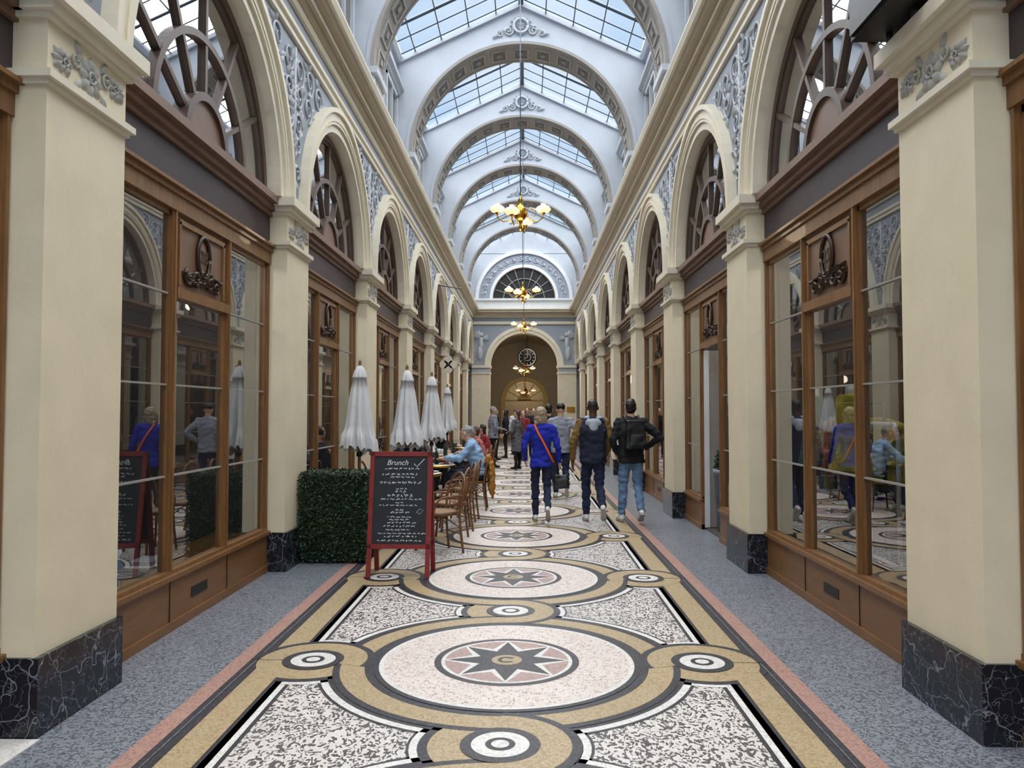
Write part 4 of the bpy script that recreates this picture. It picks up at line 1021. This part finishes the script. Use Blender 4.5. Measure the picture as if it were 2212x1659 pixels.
d.box(-2.80, -2.72, 5.26, 5.34, .405, .52, 'whitep'); d.box(-2.795, -2.719, 5.27, 5.33, .43, .50, 'royal')
d.build('window_display_items')
q = MB(['black'])
for sg, yy in ((-1, 6.2), (1, 10.2)):
    q.box(sg*3.5, sg*4.4, yy-.5, yy+.6, .72, .76, 'brown_l')
    for a in (sg*3.55, sg*4.35):
        for b_ in (yy-.45, yy+.55): q.tube([(a, b_, .02), (a, b_, .73)], .02, 'black', 6)
for sg in (-1, 1):
    for yb in (5.0, 9.2, 13.2):
        for zz in (.6, 1.1, 1.6, 2.1):
            q.box(sg*5.0, sg*5.38, yb, yb+2.4, zz, zz+.03, 'brown_l')
            for j in range(8):
                a = yb+.1+j*.28; hh = random.uniform(.12, .35); q.box(sg*5.05, sg*5.3, a, a+.17, zz+.03, zz+.03+hh, random.choice(['mustard', 'whitec', 'teal', 'pinkc', 'cgrey', 'brown']))
q.build('shop_shelving')
yo = P0+PER+PW
dd = MB(['iron'])
dd.box(2.66, 3.56, yo+2.13, yo+2.17, .03, 2.5, 'taupe'); dd.box(2.60, 2.67, yo+2.11, yo+2.18, .03, 2.5, 'whitep'); dd.box(3.5, 3.57, yo+2.11, yo+2.18, .03, 2.5, 'whitep')
dd.tube([(3.4, yo+2.1, 1.0), (3.4, yo+2.06, 1.0), (3.3, yo+2.06, 1.0)], .012, 'gold', 6)
dd.build('door_open')
pp = MB(['taupe_d'])
pp.lathe([(0, 0), (.10, 0), (.14, .78), (.15, .78), (.15, .84), (.12, .84), (.11, .77), (0, .77)], (0, 0, 0), 'cgrey', 20)
for i in range(260):
    a = random.uniform(0, 2*pi); el = random.uniform(.1, 1.5); L = random.uniform(.1, .26)
    f = lambda u, v, d_, a=a: (u*cos(a)-d_*sin(a), u*sin(a)+d_*cos(a), .82+v)
    leaf(pp, f, L*.3*cos(el), L*.9*sin(el)+.03, .09, el+random.uniform(-.6, .6), random.choice(['leaf', 'leaf2']))
pp.build('potted_plant', (2.80, yo+1.82, .02), )
s = MB(['cream2'])
for i in range(4):
    a = i*pi/2
    s.T = Matrix.Translation((-2.1+.13*cos(a), 21.7, 2.97+.13*sin(a))) @ Matrix.Rotation(pi/2, 4, 'X')
    s.lathe([(0, -.03), (.12, -.03), (.12, .03), (0, .03)], (0, 0, 0), 'cream2', 24, False)
s.T = Matrix.Translation((-2.1, 21.7, 2.97)) @ Matrix.Rotation(pi/2, 4, 'X')
s.lathe([(0, -.025), (.15, -.025), (.15, .025), (0, .025)], (0, 0, 0), 'cream2', 24, False)
s.lathe([(0, -.04), (.05, -.04), (.05, .04), (0, .04)], (0, 0, 0), 'black', 16); s.T = Matrix.Identity(4)
s.tube([(-2.42, 21.7, 2.97), (-2.25, 21.7, 2.97)], .015, 'black', 6)
s.build('projecting_sign')
s = MB(['iron']); s.tube([(-2.42, 21.5, 5.2), (-1.75, 21.2, 5.05)], .015, 'iron', 6); s.ell((-1.74, 21.2, 5.05), (.03, .03, .03), 'gold'); s.build('bracket_pole')
s = MB(['black']); s.box(2.12, 2.40, 4.15, 4.72, 3.93, 4.25, 'black'); s.box(2.10, 2.12, 4.18, 4.69, 3.95, 4.23, 'leather')
s.tube([(2.3, 4.4, 4.25), (2.44, 4.4, 4.35)], .015, 'black', 6); s.tube([(2.3, 4.3, 3.93), (2.3, 4.3, 3.87)], .02, 'black', 6); s.tube([(2.3, 4.6, 3.93), (2.3, 4.6, 3.87)], .02, 'black', 6); s.build('wall_loudspeaker')

# ------------------------------------------------------------------ lighting
wd = bpy.data.worlds.new('overcast_sky'); scene.world = wd; wd.use_nodes = True
nt = wd.node_tree; bg = nt.nodes['Background']
tc = nt.nodes.new('ShaderNodeTexCoord'); nz = nt.nodes.new('ShaderNodeTexNoise'); nz.inputs['Scale'].default_value = 3.5; nz.inputs['Detail'].default_value = 5
nt.links.new(tc.outputs['Generated'], nz.inputs['Vector'])
rr = nt.nodes.new('ShaderNodeMapRange'); rr.inputs[1].default_value = .4; rr.inputs[2].default_value = .65; nt.links.new(nz.outputs[0], rr.inputs[0])
nt.links.new(mixc(nt, rr.outputs[0], lin((176, 208, 240)), lin((218, 232, 248))), bg.inputs['Color'])
bg.inputs['Strength'].default_value = 1.1
def lamp(kind, name, loc, energy, color, **kw):
    l = bpy.data.lights.new(name, kind); l.energy = energy; l.color = color
    for a, b_ in kw.items(): setattr(l, a, b_)
    o = bpy.data.objects.new(name, l); scene.collection.objects.link(o); o.location = loc; return o
s = lamp('SUN', 'overcast_sun', (0, 5, 20), 18.0, (1, .985, .96), angle=radians(130))
s.rotation_euler = (radians(-8), 0, 0)
for yy in (14.3, 23.9, 33.3): lamp('POINT', 'chandelier_lamp', (0, yy, 5.0), 15, (1, .8, .55), shadow_soft_size=.2)
lamp('POINT', 'vestibule_lamp', (0, YEND+1.8, 3.2), 120, (1, .88, .7), shadow_soft_size=.2)
lamp('POINT', 'vestibule_lamp', (0, YEND+9.5, 2.8), 50, (1, .85, .6), shadow_soft_size=.2)
for sg in (-1, 1):
    for k in (0, 1): lamp('POINT', 'shop_fill_light', (sg*3.6, P0+PW+1.6+k*PER, 3.4), 60, (1, .94, .85), shadow_soft_size=.25)  # added fill lights that brighten the shop interiors, no fixture modelled

# ------------------------------------------------------------------ camera
cam = bpy.data.cameras.new('camera'); co = bpy.data.objects.new('camera', cam); scene.collection.objects.link(co)
co.location = (.11, 0, 1.65); co.rotation_euler = (radians(90+2.02), 0, radians(1.07))
cam.lens = 27.03; cam.sensor_width = 36; cam.clip_start = .05
scene.camera = co
scene.view_settings.view_transform = 'Standard'
